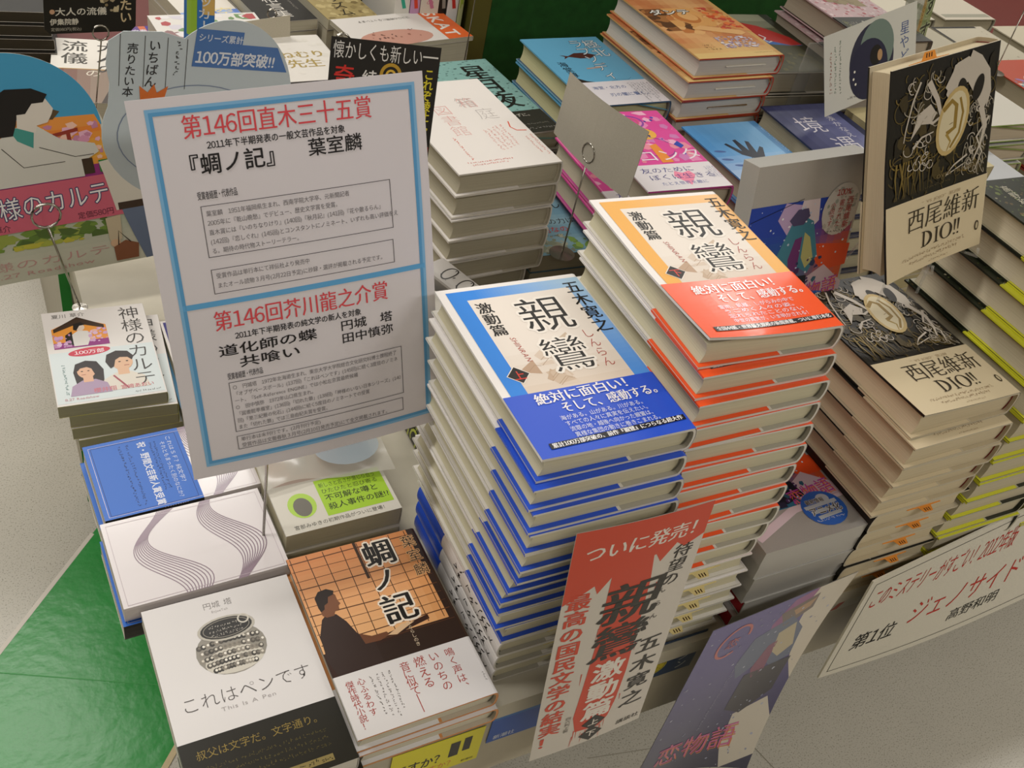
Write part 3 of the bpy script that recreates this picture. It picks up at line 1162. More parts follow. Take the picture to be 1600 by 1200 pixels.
o = dup(bx, 'silver boxed novel propped upright with a snowy night picture, behind the orange stack')
stand(o, (313, 190, 222), (.999, .024, .034), (-.038, .198, .979))
o.scale = (1.04, 1.035, 1.1)
mb = MB()
a = Art(mb, lambda u, v, q: (u, v, 20.2 + q), 0, base=.3)
a.ell(108, 136, 22, 26, 'c4c0b8', 5)
a.specks(90, 114, 126, 158, 60, 1, 3, ['9aa096', 'b0aca2', '8a9488'], 6, seed=12)
a.text('100%', 99, 150, 8, 'a5262c', L=7, bold=.02, fit=18)
a.text('西尾維新', 118, 148, 8, 'a5262c', vert=True, L=7, bold=.01, fit=32)
a.text('書かれた', 108, 146, 7, 'a5262c', vert=True, L=7, fit=28)
a.text('小説です', 98, 144, 6.5, 'a5262c', vert=True, L=7, fit=24)
fine(a, 94, 112, 8, 3.4, '3a2a2a', False, 7, 8)
s = mb.build('award_sticker', M_GLOSS, o)
s['label'] = 'round pale sticker with red lettering'

# propped gold novel
o = gold('black and gold hardcover propped upright with an orange slip above its flat stack', 9, 'e0913a')
o['group'] = 'black and gold novels'
X, U = Vector((.983, .066, .17)), Vector((-.182, .311, .933))
N = X.cross(U).normalized()
O = Vector((421.2, 122, 336.7)) - N * 27
stand(o, O, X, U)
t = thing('acrylic_book_stand', 'clear acrylic easel holding the upright gold novel', 'book stand')
mb = MB()
B0 = O + X * 52
B1 = O + X * 112
for B in (B0, B1):
    mb.tube([tuple(B + N * 42 + U * 5), tuple(B + N * 42 - U * 3.4), tuple(B - N * 4 - U * 3.4), tuple(B - N * 4 + U * 70)], 1.6, 'c8c8c0')
mb.tube([tuple(B0 - N * 4 + U * 70), tuple(B1 - N * 4 + U * 70)], 1.6, 'c8c8c0')
mb.build('cradle', M_CLEAR, t)
for B in (B0, B1):
    mb = MB()
    mb.tube([tuple(B - N * 4 + U * 60), (B.x, B.y + 60, 284)], 1.6, 'c8c8c0')
    mb.build('leg', M_CLEAR, t)
    mb = MB()
    mb.tube([tuple(B - N * 4 - U * 5), (B.x + 1, B.y - 2, 284)], 1.6, 'c8c8c0')
    mb.build('foot', M_CLEAR, t)

# ---------------------------------------------------------------- sheet announcing the literary prizes
SH_X, SH_U = Vector((.997, .006, .072)), Vector((-.07, .302, .951))
t = thing('notice_sheet', 'large white laminated notice with a blue double frame listing two prize results', 'notice')
stand(t, (-196.4, 166.5, 194.5), SH_X, SH_U)


def curl(u, v, q):
    z = -9 * ((u - 105) / 105) ** 2 * (1 - v / 297) * .6 + 5 * math.sin(math.pi * v / 297)
    return (u, v, z + q)


mb = MB()
for z0, z1, fl in ((.0, .0, 0), (-.35, -.35, 1)):
    mb.grid(lambda p, q: curl((1 - p if fl else p) * 210, q * 297, z0), 42, 50, 'dad4d8')
for e in range(4):
    def edge(p, q, e=e):
        u, v = ((p * 210, 0), (210, p * 297), (210 - p * 210, 297), (0, 297 - p * 297))[e]
        return curl(u, v, -.35 * q)
    mb.grid(edge, 40, 1, 'd0cace')
a = Art(mb, curl, 0, base=.15, cell=6)
bl, bd = '7fb4dc', '5a9ccc'
a.frame(11, 10, 203, 290, 2.2, bl, 1)
a.frame(13.2, 12.2, 200.8, 287.8, 2.6, bd, 1)
a.rect(13.2, 145.5, 202, 149.8, '5fa6d8', 1, 8, 1)
RED, BK = 'd84a52', '1d1a1c'
a.text('第146回直木三十五賞', 33, 269.5, 17, RED, L=2, min_=.008, fit=136)
a.text('2011年下半期発表の一般文芸作品を対象', 48, 260.2, 6.2, BK, L=2, bold=.014, fit=99)
a.text('『蜩ノ記』', 26, 244, 15.5, BK, L=2, bold=.012, fit=76)
a.text('葉室麟', 118, 247, 13.5, BK, L=2, bold=.008, fit=41)
a.text('受賞者経歴・代表作品', 36, 226, 6.2, '4a4648', L=2, bold=.01, fit=28)
a.frame(37, 183, 178, 221, .5, '5a5658', 1)
a.lines(['葉室麟　1951年福岡県生まれ、西南学院大学卒、元新聞記者', '2005年に『乾山晩愁』でデビュー、歴史文学賞を受賞。', '直木賞には『いのちなりけり』(140回)『秋月記』(141回)『花や散るらん』', '(142回)『恋しぐれ』(145回)とコンスタントにノミネート、いずれも高い評価をえ', 'る。期待の時代物ストーリーテラー。'], 40, 213.5, 4.5, 6.9, '6f6a6c', bold=0, sx=.86)
a.frame(37, 155, 177, 174, .5, '5a5658', 1)
a.lines(['受賞作品は単行本にて祥伝社より発売中', 'またオール読物３月号(2月22日予定)に抄録・選評が掲載される予定です。'], 40, 167, 4.5, 7.4, '6f6a6c', bold=0, sx=.86)
a.text('第146回芥川龍之介賞', 33, 127, 17, RED, L=2, min_=.008, fit=137)
a.text('2011年下半期発表の純文学の新人を対象', 47, 117.2, 6.2, BK, L=2, bold=.014, fit=99)
a.text('道化師の蝶', 33, 105, 10, BK, L=2, bold=.012, fit=76)
a.text('共喰い', 47, 93.5, 10, BK, L=2, bold=.012, fit=48)
a.text('円城　塔', 128, 107, 9.4, BK, L=2, bold=.008, fit=44)
a.text('田中慎弥', 128, 96, 9.4, BK, L=2, bold=.008, fit=44)
a.text('受賞者経歴・代表作品', 37, 84.5, 6, '4a4648', L=2, bold=.01, fit=27)
a.frame(37, 37, 178, 81.5, .5, '5a5658', 1)
a.lines(['○　円城塔　1972年北海道生まれ、東京大学大学院総合文化研究科博士課程終了', '「オブザベースボール」(137回)「これはペンです」(145回)に続く3度目のノミネ', 'ート、『Self-Reference ENGINE』では小松左京賞最終候補', '○　田中慎弥　1972年山口県生まれ。', '「図書館準備室」(136回)「切れた鎖」(138回)「神様のいない日本シリーズ」(140', '回)「第三紀層の化石」(144回)に続く5度目のノミネートでの受賞', 'また「切れた鎖」では三島由紀夫賞を受賞。'], 39.5, 75, 4.4, 5.95, '6f6a6c', bold=0, sx=.84)
a.frame(37, 20.5, 177, 33, .5, '5a5658', 1)
a.lines(['単行本は未刊行です。(2月刊行予定)', '受賞作品は文藝春秋３月号(2月10日発売予定)にて全文掲載されます。'], 40, 27.8, 4.4, 5.6, '6f6a6c', bold=0, sx=.9)
mb.build('printed_sheet', M_SATIN, t)
# pole behind the sheet
N = SH_X.cross(SH_U).normalized()
OS = Vector((-196.4, 166.5, 194.5))
t = thing('card_stand', 'thin wire stand rising behind the large white notice', 'stand')
c0 = OS + SH_X * 84 + SH_U * 150 - N * 4
mb = MB()
mb.tube([(c0.x, c0.y + 8, 3), tuple(c0 - N * 2)], 1.4, 'b9b5ac', 0)
mb.build('pole', M_METAL, t)
mb = MB()
mb.tube([tuple(c0 - N * 1.5 + SH_X * 14 * math.cos(k * .5236) + SH_U * (14 + 14 * math.sin(k * .5236))) for k in range(12)], 1.1, 'b9b5ac', 0, closed=True)
mb.build('clip_ring', M_METAL, t)
mb = MB()
mb.grid(lambda p, q: (c0.x + 30 * q * math.cos(6.2832 * p), c0.y + 8 + 30 * q * math.sin(6.2832 * p), 3.2 - q * 1.2), 24, 3, 'b5b1a8')
mb.build('base', M_METAL, t)

# ---------------------------------------------------------------- red and white strip for the new release
t = thing('promotional_strip', 'tall red and white strip with brush lettering standing before the blue and orange stacks', 'promotional card')
stand(t, (69.2, -25, -80.6), (.995, -.01, .098), (-.098, -.005, .995))
W, H = 122, 346


def bend(u, v, q):
    return (u - 6 * v / H, v + 4 + 13 * (1 - u / W) * v / H, 2 * math.sin(math.pi * u / W) + q)


mb = MB()
mb.grid(lambda p, q: bend(p * W, q * H, 0), 24, 12, 'd3ccc2')
mb.grid(lambda p, q: bend((1 - p) * W, q * H, -.4), 24, 12, 'd3ccc2')
mb.grid(lambda p, q: bend(0, q * H, -.4 * p), 1, 8, 'd3ccc2')
mb.grid(lambda p, q: bend(W, q * H, -.4 * (1 - p)), 1, 8, 'd3ccc2')
a = Art(mb, bend, 0, base=.12, cell=5)
rd = 'd0472c'
a.poly([(0, 346), (122, 346), (122, 306), (112, 300), (104, 296), (96, 304), (84, 284), (78, 296), (0 + 60, 290)] + [(40, 280), (30, 262), (26, 274), (16, 266), (0, 256)], rd, 1)
a.poly([(0, 346), (0, 256), (16, 266), (26, 300), (40, 346)], rd, 1)
R = random.Random(6)
a.poly([(40, 290), (76, 296), (80, 260), (82, 200), (84, 120), (82, 70), (78, 40), (70, 26), (44, 30), (38, 60), (40, 110), (42, 180)], rd, 1)
for k in range(34):
    u = R.uniform(38, 86)
    v = R.choice([R.uniform(20, 50), R.uniform(60, 270)])
    if v > 60:
        u = R.choice([R.uniform(35, 42), R.uniform(80, 88)])
    a.line([(u, v), (u + R.uniform(-1, 1), v - R.uniform(8, 26))], R.uniform(.5, 1.4), R.choice([rd, rd, 'd8796a']), 2, .2)
a.text('ついに発売！', 10, 309, 21, 'e6ded4', L=3, min_=.02, fit=112, shear=.12, rot=.02)
a.text('待望の', 106, 300, 19, '26211c', vert=True, L=3, bold=.0, min_=.012, shear=.1)
a.text('親', 34, 214, 62, '2a2620', L=4, min_=.02, bold=.004, shear=.1)
a.text('鸞', 34, 158, 58, '2a2620', L=4, min_=.02, bold=.004, shear=.1)
a.text('しんらん', 96, 262, 9, '4a443c', vert=True, L=3, sp=2.1)
a.text('激動篇', 63, 150, 34, 'e8e0d6', vert=True, L=5, bold=.03, sp=1.02)
a.text('最高の国民文学の結実！', 15, 268, 23, rd, vert=True, L=3, bold=.012, fit=250, min_=.02)
a.text('五木寛之', 102, 168, 28, '2a261f', vert=True, L=3, bold=.006, min_=.018, sp=1.15)
a.poly([(63, 52), (76, 38), (63, 24), (50, 38)], '24211c', 5)
a.poly([(63, 30), (76, 16), (63, 2), (50, 16)], '24211c', 5)
a.text('上', 57, 33.5, 12, 'e8e0d6', L=6, bold=.02)
a.text('下', 57, 11.5, 12, 'e8e0d6', L=6, bold=.02)
a.text('講談社', 92, 11, 9, '3a352c', L=3, bold=.004)
a.text('四六判上製', 33, 66, 6, '6a6258', vert=True, L=3)
mb.build('printed_card', M_SATIN, t)

# ---------------------------------------------------------------- poster hung at the front edge
t = thing('hanging_poster', 'dark violet winter night poster hanging from the front edge of the table', 'poster')
stand(t, (238.5, -24, -242), (.998, .061, .004), (.042, .006, .999))
W, H = 196, 302


def pb(u, v, q):
    k = max(0, 1 - v / H)
    return (u * (1 - .28 * k), v, 40 * k * k * (u / W) ** 2 + q)


mb = MB()
mb.grid(lambda p, q: pb(p * W, q * H, 0), 40, 60, '4a4660')
mb.grid(lambda p, q: pb((1 - p) * W, q * H, -.4), 40, 60, 'cfc9bc')
a = Art(mb, lambda u, v, q: pb(u * 196 / 168, v * 302 / 262, q), 0, base=.15, cell=5)
a.rect(0, 0, 168, 262, lambda u, v: mix(mix('33315e', '554b8c', v / 262), '34343e', max(0, .7 - v / 262)), 0, 30, 40)
a.poly([(118, 262), (168, 262), (168, 120), (150, 150), (126, 210)], 'c9bfae', 1)
a.poly([(96, 256), (122, 262), (116, 220), (92, 200), (84, 226)], '8a4a80', 1)
a.poly([(88, 240), (128, 252), (132, 230), (104, 214)], '6a5a54', 2)
a.poly([(104, 238), (128, 246), (126, 234), (112, 228)], 'a5805c', 3)
a.poly([(70, 214), (110, 228), (138, 200), (146, 160), (124, 150), (104, 170), (78, 150), (64, 176)], '56607a', 2)
a.poly([(104, 206), (122, 214), (140, 176), (126, 164), (112, 176)], 'b3a585', 3)
a.poly([(100, 190), (110, 194), (116, 150), (104, 140), (94, 158)], '7a3a58', 3)
a.poly([(90, 150), (150, 156), (150, 110), (118, 84), (92, 96)], '2c2834', 3)
a.poly([(110, 84), (150, 100), (168, 70), (168, 20), (130, 0), (118, 30)], 'c4bcae', 2)
a.specks(4, 4, 160, 256, 90, .5, 1.8, ['8a90a8', 'a8acc0', '6a6e8c'], 4, seed=14)
a.ring(38, 226, 16, 22, 3, 'b8605c', 4, -.3, 20, 320)
a.text('恋', 30, 218, 16, 'b8605c', L=5)
a.text('恋物語', 22, 24, 40, 'c05a8c', L=5, fit=112, rot=.12)
a.text('恋物語', 24, 21, 40, 'c8743c', L=6, bold=-.016, fit=112, rot=.12)
fine(a, 66, 180, 34, 3.2, '9a9cb4', True, 4, 44)
mb.build('printed_paper', M_GLOSS, t)

# ---------------------------------------------------------------- price card at the table edge
t = thing('shelf_card', 'wide white card with red handwriting hanging from the table edge beside the violet poster', 'sign card')
stand(t, (459, -28, -129), (.996, .088, .03), (.02, .045, .999))
W, H = 372, 176


def cb(u, v, q):
    return (u, v - 14 * math.sin(math.pi * min(u / 360, 1)) * (1 - v / H), .09 * u * (1 - v / H) + q)


mb = MB()
for z0 in (0, -2.2):
    mb.grid(lambda p, q: cb((p if z0 == 0 else 1 - p) * W, q * H, z0), 40, 20, 'cfcabb')
for e in range(4):
    def edge(p, q, e=e):
        u, v = ((p * W, 0), (W, p * H), (W - p * W, H), (0, H - p * H))[e]
        return cb(u, v, -2.2 * q)
    mb.grid(edge, 14, 1, 'd8d2c0')
a = Art(mb, cb, 0, base=.2, cell=8)
a.frame(9, 9, W - 9, H - 9, .9, '3a382f', 1)
a.text('このミステリーがすごい！2012年版', 16, 122, 36, 'b8342a', L=2, bold=-.006, shear=.12, fit=250)
a.text('第1位', 26, 44, 30, '26241d', L=2, bold=.004, shear=.12, fit=72)
a.text('ジェノサイド', 112, 56, 42, 'b8342a', L=2, bold=-.004, shear=.12, fit=196)
a.text('高野和明', 196, 28, 20, '26241d', L=2, shear=.12, fit=88)
mb.build('printed_card', M_MATTE, t)

# ---------------------------------------------------------------- labels on the table front
def flat_card(name, label, cat, O, X, U, w, h, col, art, m=None, th=.5):
    t = thing(name, label, cat)
    stand(t, O, X, U)
    mb = MB()
    mb.box((0, 0, -th), (w, h, 0), col)
    art(Art(mb, lambda u, v, q: (u, v, q)))
    mb.build('printed_card', m or M_SATIN, t)
    return t


def aa(a):
    a.text('ですか？', 4, 20, 19, '2a2a20', L=1, bold=.02, fit=54)
    a.text('ですか？', 30, 6, 12, 'd08a3a', L=1, bold=.01, fit=40)
    a.rect(60, 22, 70, 48, '2c2a26', 1)
    a.rect(74, 26, 82, 50, '2c2a26', 1)
    a.text('新潮社', 76, 4, 4.5, '3a3620', L=1)


flat_card('shelf_label', 'yellow label with black lettering on the table front below the shoji novel', 'label', (-62, 7.6, -104), (1, 0, 0), (0, 0, 1), 94, 60, 'd8cf28', aa)
flat_card('shelf_label', 'plain cobalt blue label on the table front below the blue stack', 'label', (38, 7.6, -80), (1, 0, 0), (0, 0, 1), 92, 62, '1d50a8', lambda a: (a.rect(0, 40, 92, 62, '2468b0', 1), a.text('新潮社', 6, 4, 8, 'c8d0e0', L=2, bold=.01)))


def na(a):
    a.text('マガジン', 62, 64, 15, 'c2c4c0', vert=True, L=1, sp=1.0)
    a.text('マガジン', 62, 64, 15, 'c2c4c0', vert=True, L=1) if False else None
    a.ell(20, 22, 21, 16, 'c9b82c', 1)
    a.ring(20, 22, 19, 14, .8, '3a3620', 2)
    fine(a, 4, 24, 9, 3.6, '2c2a1c', False, 2, 3)
    fine(a, 4, 16, 9, 3.6, '2c2a1c', False, 2, 4)


flat_card('shelf_label', 'navy label with a yellow disc on the table front below the orange stack', 'label', (196, 7.6, -62), (1, 0, 0), (0, 0, 1), 78, 66, '1f3a5c', na)
flat_card('shelf_label', 'pale green label with brush strokes on the table front beneath the thriller stack', 'label', (520, 7.6, -52), (1, 0, 0), (0, 0, 1), 150, 48, 'b9c0ae', lambda a: (a.line([(0, 40), (150, 46)], 5, 'b5603c', 1), a.text('ミステリ', 70, 8, 24, '2f3a2a', L=2, fit=76), a.line([(4, 14), (40, 22), (60, 10)], 1.5, '2f3a2a', 2), a.ell(30, 30, 3, 2, '2f3a2a', 2)))
flat_card('shelf_label', 'white label with a red wedge on the table front below the gold stack', 'label', (408, 7.6, -50), (1, 0, 0), (0, 0, 1), 100, 46, 'bdb9a8', lambda a: (a.poly([(56, 2), (66, 2), (92, 42), (84, 42)], 'b0432c', 1), a.ell(88, 38, 5, 2.4, '8a7a4a', 2)))

# ---------------------------------------------------------------- left column
def art_wave(a, w, h):
    # lies with its head to the far end of the row; u across the cover, v along it
    g = '86707e'
    for b0, amp, ph in ((38, 17, 2.2), (98, 13, 3.6)):
        for k in range(10):
            d = k * 2.3
            a.line([(q * w / 26, b0 + d * (1 + .35 * math.sin(q / 26 * 6 + ph + 1)) + amp * math.sin(q / 26 * 5.6 + ph + k * .05)) for q in range(27)], .95, g, 1)
    a.frame(4, 4, w - 3, h - 4, .4, 'b9aab0', 1)


def wave_book(lab, banded, group):
    def ob(a, w, h):
        a.frame(5, 6, w - 4, h - 4, .5, '16357c', 1)
        a.text('祝・野間文芸新人賞受賞', 9, 50, 9, 'e0e2ec', L=1, bold=.016, fit=88)
        a.text('これはＳＦ？純文学？', 8, 78, 5.4, 'cdd6ec', L=1, fit=70)
        a.text('それともまったく別のなにか？', 14, 71, 5.4, 'cdd6ec', L=1, fit=82)
        for k in range(2):
            fine(a, 9, 38 - k * 7, 26, 3.2, '16295c', False, 1, 20 + k)
        for k in range(2):
            fine(a, 12, 64 - k * 3.6, 24, 2.8, '16295c', False, 1, 24 + k)
    return make_book('paperback_book', lab, 'book', 101, 149, 18.5, 'd9d2d2', spine='cfc6c6', edge='d3cdc6', pages='cfc9bb', obi='2f6ac4' if banded else None, obi_h=92, obi_spine='1d1b18', art=art_wave,
                     obi_art=ob if banded else None, hard=False, gloss=M_GLOSS, group=group, obi_mat=M_SATIN)


def wave_place(o, x, y, z, yaw=0):
    # head to the right, spine towards the viewer
    c, s = math.cos(yaw), math.sin(yaw)
    o.location = (x * MM, (y + 101) * MM, z * MM)
    o.rotation_euler = (0, 0, yaw - math.pi / 2)


o = wave_book('white paperback with a blue band lying sideways on top of its pile', True, 'sideways banded paperbacks')
band0 = o
wave_place(o, -262, 279, 20.4, .055)
wave_place(dup(o, 'white paperback with a blue band lying sideways underneath its twin'), -266, 277, .5, .055)
o = wave_book('white paperback printed with purple wavy lines behind the ring book', False, None)
wave_place(o, -262, 176, 20.4, .04)
wave_place(dup(band0, 'white paperback with a blue band and black spine, under the wavy lined one'), -264, 172, .5, .04)


def person_patch(a, cu, cv, s, hair, skin, coat, L, flip=1, long=False):
    P = lambda q: [(cu + x * s * flip, cv + y * s) for x, y in q]
    if long:
        a.poly(P([(-13, -24), (-15, 0), (-10, 13), (0, 16), (10, 12), (13, 0), (11, -24)]), hair, L - 2)
    a.poly(P([(-19, -34), (19, -34), (16, -20), (6, -13), (-6, -13), (-16, -20)]), coat, L - 1)
    a.poly(P([(-4, -16), (5, -16), (5, -6), (-4, -6)]), skin, L - .5)
    a.ell(cu + 1 * s * flip, cv, 8.5 * s, 10.5 * s, skin, L)
    a.poly(P([(-9, -7), (-12, 2), (-10, 11), (-2, 15), (7, 13), (11, 6), (9, 1), (6, 5), (0, 6), (-4, 3), (-6, -5)]), hair, L + 1)
    for ex in (0, 6):
        a.ell(cu + (ex - 1) * s * flip, cv + .2 * s, 1.1 * s, .7 * s, '2a1c16', L + 2, n=8)
    a.line(P([(2, -5), (6, -5)]), .7 * s, 'a0584c', L + 2)


def house_scene(a, u0, v0, k, L):
    P = lambda pts: [(u0 + x * k, v0 + y * k) for x, y in pts]
    a.poly(P([(0, 0), (56, 0), (56, 34), (28, 50), (0, 34)]), 'e0943a', L)
    a.poly(P([(0, 0), (56, 0), (56, 10), (0, 10)]), '8a2a78', L + 1)
    a.poly(P([(2, 34), (28, 52), (54, 34), (54, 28), (28, 40), (2, 28)]), '3a2a1c', L + 1)
    a.poly(P([(20, 2), (34, 2), (40, 20), (36, 26), (27, 28), (20, 22)]), 'd6d2cc', L + 2)
    a.ell(u0 + 29 * k, v0 + 33 * k, 5 * k, 6 * k, 'd6c4b4', L + 2)
    a.poly(P([(22, 30), (23, 40), (31, 42), (35, 37), (29, 36), (25, 28)]), '17140f', L + 3)
    a.poly(P([(12, 4), (22, 4), (20, 28), (13, 22)]), '17140f', L + 1)
    a.specks(u0, v0 + 2 * k, u0 + 18 * k, v0 + 24 * k, 22, 1 * k, 3.4 * k, ['c9a0c4', 'd8b4d0', 'b987b0'], L + 2, seed=3)
    a.specks(u0 + 36 * k, v0 + 6 * k, u0 + 56 * k, v0 + 30 * k, 24, 1 * k, 3.4 * k, ['c9a0c4', 'd8b4d0', 'e0b0a0'], L + 2, seed=4)


def art_clinic(a, w, h):
    a.text('夏川 草介', 9, 140, 7.4, '6a6662', L=2, fit=34)
    house_scene(a, 7, 88, .98, 1)
    a.rect(1, 3, w - 2, 82, 'cdd6d6', 1)
    a.text('神様のカルテ', 88, 148, 23, '3a3632', vert=True, L=6, bold=-.012, min_=.006, fit=132)
    a.ell(40, 79, 21, 6.5, 'c2344a', 3, .06)
    a.text('100万部', 25, 76, 7, 'eedde0', L=5, bold=.014, fit=30)
    person_patch(a, 34, 48, 1.05, '241a18', 'd8ab8c', 'a58fa8', 6, -1, True)
    person_patch(a, 68, 56, 1.25, '2a201c', 'd8b090', 'd6cfc2', 5, 1)
    a.line([(58, 36), (70, 14)], 2, 'a04a56', 6)
    a.text('櫻井翔', 36, 14, 7.5, 'c4707a', L=6, bold=.01)
    a.text('宮﨑あおい', 62, 14, 6.6, 'c4707a', L=6, bold=.01)
    a.text('8.27 Roadshow', 8, 6.5, 4.6, 'c4808a', L=6)
    fine(a, 74, 6, 11, 2.4, '5a5652', False, 6, 2)
    fine(a, 12, 62, 14, 3.4, '6a8a86', True, 6, 6)


pr = make_book('paperback_book', 'x', 'book', 106, 151, 15.4, 'd9d4cf', spine='d2ccc6', back='cfc9c2', edge='d8d060', pages='a9a384', art=art_clinic, hard=False, group='small novels with the house picture', gloss=M_SATIN)
for i, (x, y, yw) in enumerate(((-277.5, 417, -.02), (-268, 418, -.06), (-267, 416, -.01), (-262, 414, .02))):
    lab = f'small white paperback with a wooden house picture, {ORD[i]} in its low pile'
    o = pr if i == 0 else dup(pr, lab)
    o['label'] = lab
    put(o, x, y, 64.4 - 16 * (i + 1), yw)


def art_two(a, w, h):
    a.rect(3, 100, w - 3, h - 3, '2a2270', 1)
    a.specks(5, 102, w - 5, h - 5, 20, .6, 2, ['c9c4d8', 'b86aa0'], 2, seed=4)
    a.rect(3, 88, w - 3, 99, '8a2a7c', 1)
    a.rect(3, 60, w - 3, 87, 'd8c85a', 1)
    a.poly([(3, 40), (40, 62), (70, 56), (w - 3, 66), (w - 3, 34), (3, 30)], '6a9a2a', 2)
    a.poly([(3, 36), (36, 50), (60, 40), (w - 3, 50), (w - 3, 40), (3, 32)], '26401a', 3)
    a.text('2', 14, 108, 44, 'e0d8e4', L=3, bold=-.01)
    a.line([(3, 99), (w - 3, 104)], 1.4, 'e0d8e4', 3)


o = make_book('paperback_book', 'paperback with a starry purple and green hill cover bearing a large numeral', 'book', 100, 148, 14.5, 'd8d2cc', art=art_two, hard=False, pages='c9c2a8')
put(o, -154, 404, 30.9, .0)
o = make_book('paperback_book', 'sky blue paperback under the starry purple one', 'book', 104, 148, 14.5, '4c9ccc', hard=False, pages='c9c2a8', art=lambda a, w, h: a.text('上', 16, 12, 12, '1c2a3a', L=1, bold=.02))
put(o, -158, 388, 15.9, .0)
o = make_book('paperback_book', 'pale paperback at the bottom beneath the sky blue one', 'book', 104, 148, 14.8, 'cfc9be', hard=False, pages='c9c2a8')
put(o, -156, 392, .5, .0)


# plastic wrapped novel with a green band
def obi_penguin(a, w, h):
    a.rect(46, 12, w - 4, h - 3, '9fc62e', 1)
    a.lines(['新しさと古さが混じり合う', 'ひたひたと忍び寄る'], 49, 49, 6.6, 8, '3c4a1c', L=2, fit=60)
    a.text('不可解な噂と', 50, 31, 9, '2c3a12', L=2, bold=.01, fit=56)
    a.text('殺人事件の謎!?', 50, 19.5, 9, '2c3a12', L=2, bold=.01, fit=64)
    a.ell(26, 32, 14, 16, 'a9cc4a', 1)
    a.ell(26, 30, 9, 12, '6a665c', 2)
    a.text('宮部みゆきの初期作品がついに登場！', 10, 4.5, 5.6, '5a5850', L=2, fit=96)


def art_plain(a, w, h):
    a.rect(6, 62, w - 6, h - 6, lambda u, v: mix('a9a49c', 'c4a08c', (math.sin(u * .11) * math.cos(v * .07) + 1) / 2), 1, 10, 10)
    a.text('宮部みゆき', w - 22, h - 14, 12, '4a443c', vert=True, L=2)


pr = make_book('paperback_book', 'plastic wrapped paperback with a lime green band, upper of two', 'book', 119, 168, 24, 'cbc6ba', pages='b9b196', edge='b5b0a2', obi='cfcabd', obi_h=62, obi_art=obi_penguin, art=art_plain, hard=False, group='lime banded paperbacks', obi_mat=M_GLOSS, gloss=M_GLOSS)
put(pr, -106, 207, 25.2, .03)
put(dup(pr, 'plastic wrapped paperback with a lime green band, lower one below the white notice'), -107, 205, .4, .02)


def film(p, q):
    return (-112 + p * 134, 262 + q * 70 + 6 * math.sin(p * 5), 51.6 + 3 + 3 * math.sin(p * 9) * math.cos(q * 6) + q * 6)


t = thing('plastic_pouch', 'clear crumpled plastic pouch with a pale blue oval over the lime banded paperback', 'pouch')
mb = MB()
mb.grid(film, 24, 12, 'c4c0b4', smooth=True)
mb.build('film', M_FROST, t)
mb = MB()
mb.grid(lambda p, q: (-20 + 34 * q * math.cos(6.2832 * p), 292 + 26 * q * math.sin(6.2832 * p), 66 + 0 * q), 24, 2, '9fb0bc')
mb.build('oval_insert', M_FROST, t)


def arch_card(name, label, O, X, U, outline, col, art, th=.5, m=M_SATIN, cat='promotional card'):
    t = thing(name, label, cat)
    stand(t, O, X, U)
    mb = MB()
    n = len(outline)
    mb.raw([(x, y, 0) for x, y in outline] + [(x, y, -th) for x, y in outline], [list(range(n)), list(range(2 * n - 1, n - 1, -1))] + [[k, n + k, n + (k + 1) % n, (k + 1) % n] for k in range(n)], col)
    if art:
        art(Art(mb, lambda u, v, q: (u, v, q)))
    mb.build('printed_card', m, t)
    return t


def ring_stand(name, label, p, zb, ring_dir, r=9, lean=(0, 0), rr=.9, cat='card stand', br=16):
    """wire stand: p is the ring centre, zb the height of its foot"""
    t = thing(name, label, cat)
    p = Vector(p)
    D = Vector(ring_dir).normalized()
    mb = MB()
    mb.tube([(p.x + lean[0], p.y + lean[1], zb + 1.2), tuple(p - Vector((0, 0, r)))], rr, 'a9a59c')
    mb.build('pole', M_METAL, t)
    for k in range(2):
        mb = MB()
        n = D.cross(Vector((0, 0, 1))).normalized() * (1.2 * k - .6)
        mb.tube([tuple(p + n + D * r * math.cos(j * .4488) + Vector((0, 0, r * math.sin(j * .4488)))) for j in range(14)], rr, 'a9a59c', closed=True)
        mb.build('clip_ring', M_METAL, t)
    mb = MB()
    x, y = p.x + lean[0], p.y + lean[1]
    mb.grid(lambda a, b: (x + br * b * math.cos(6.2832 * a), y + br * b * math.sin(6.2832 * a), zb + 1.6 - b * 1.2), 20, 2, 'a9a59c')
    mb.build('base', M_METAL, t)
    return t


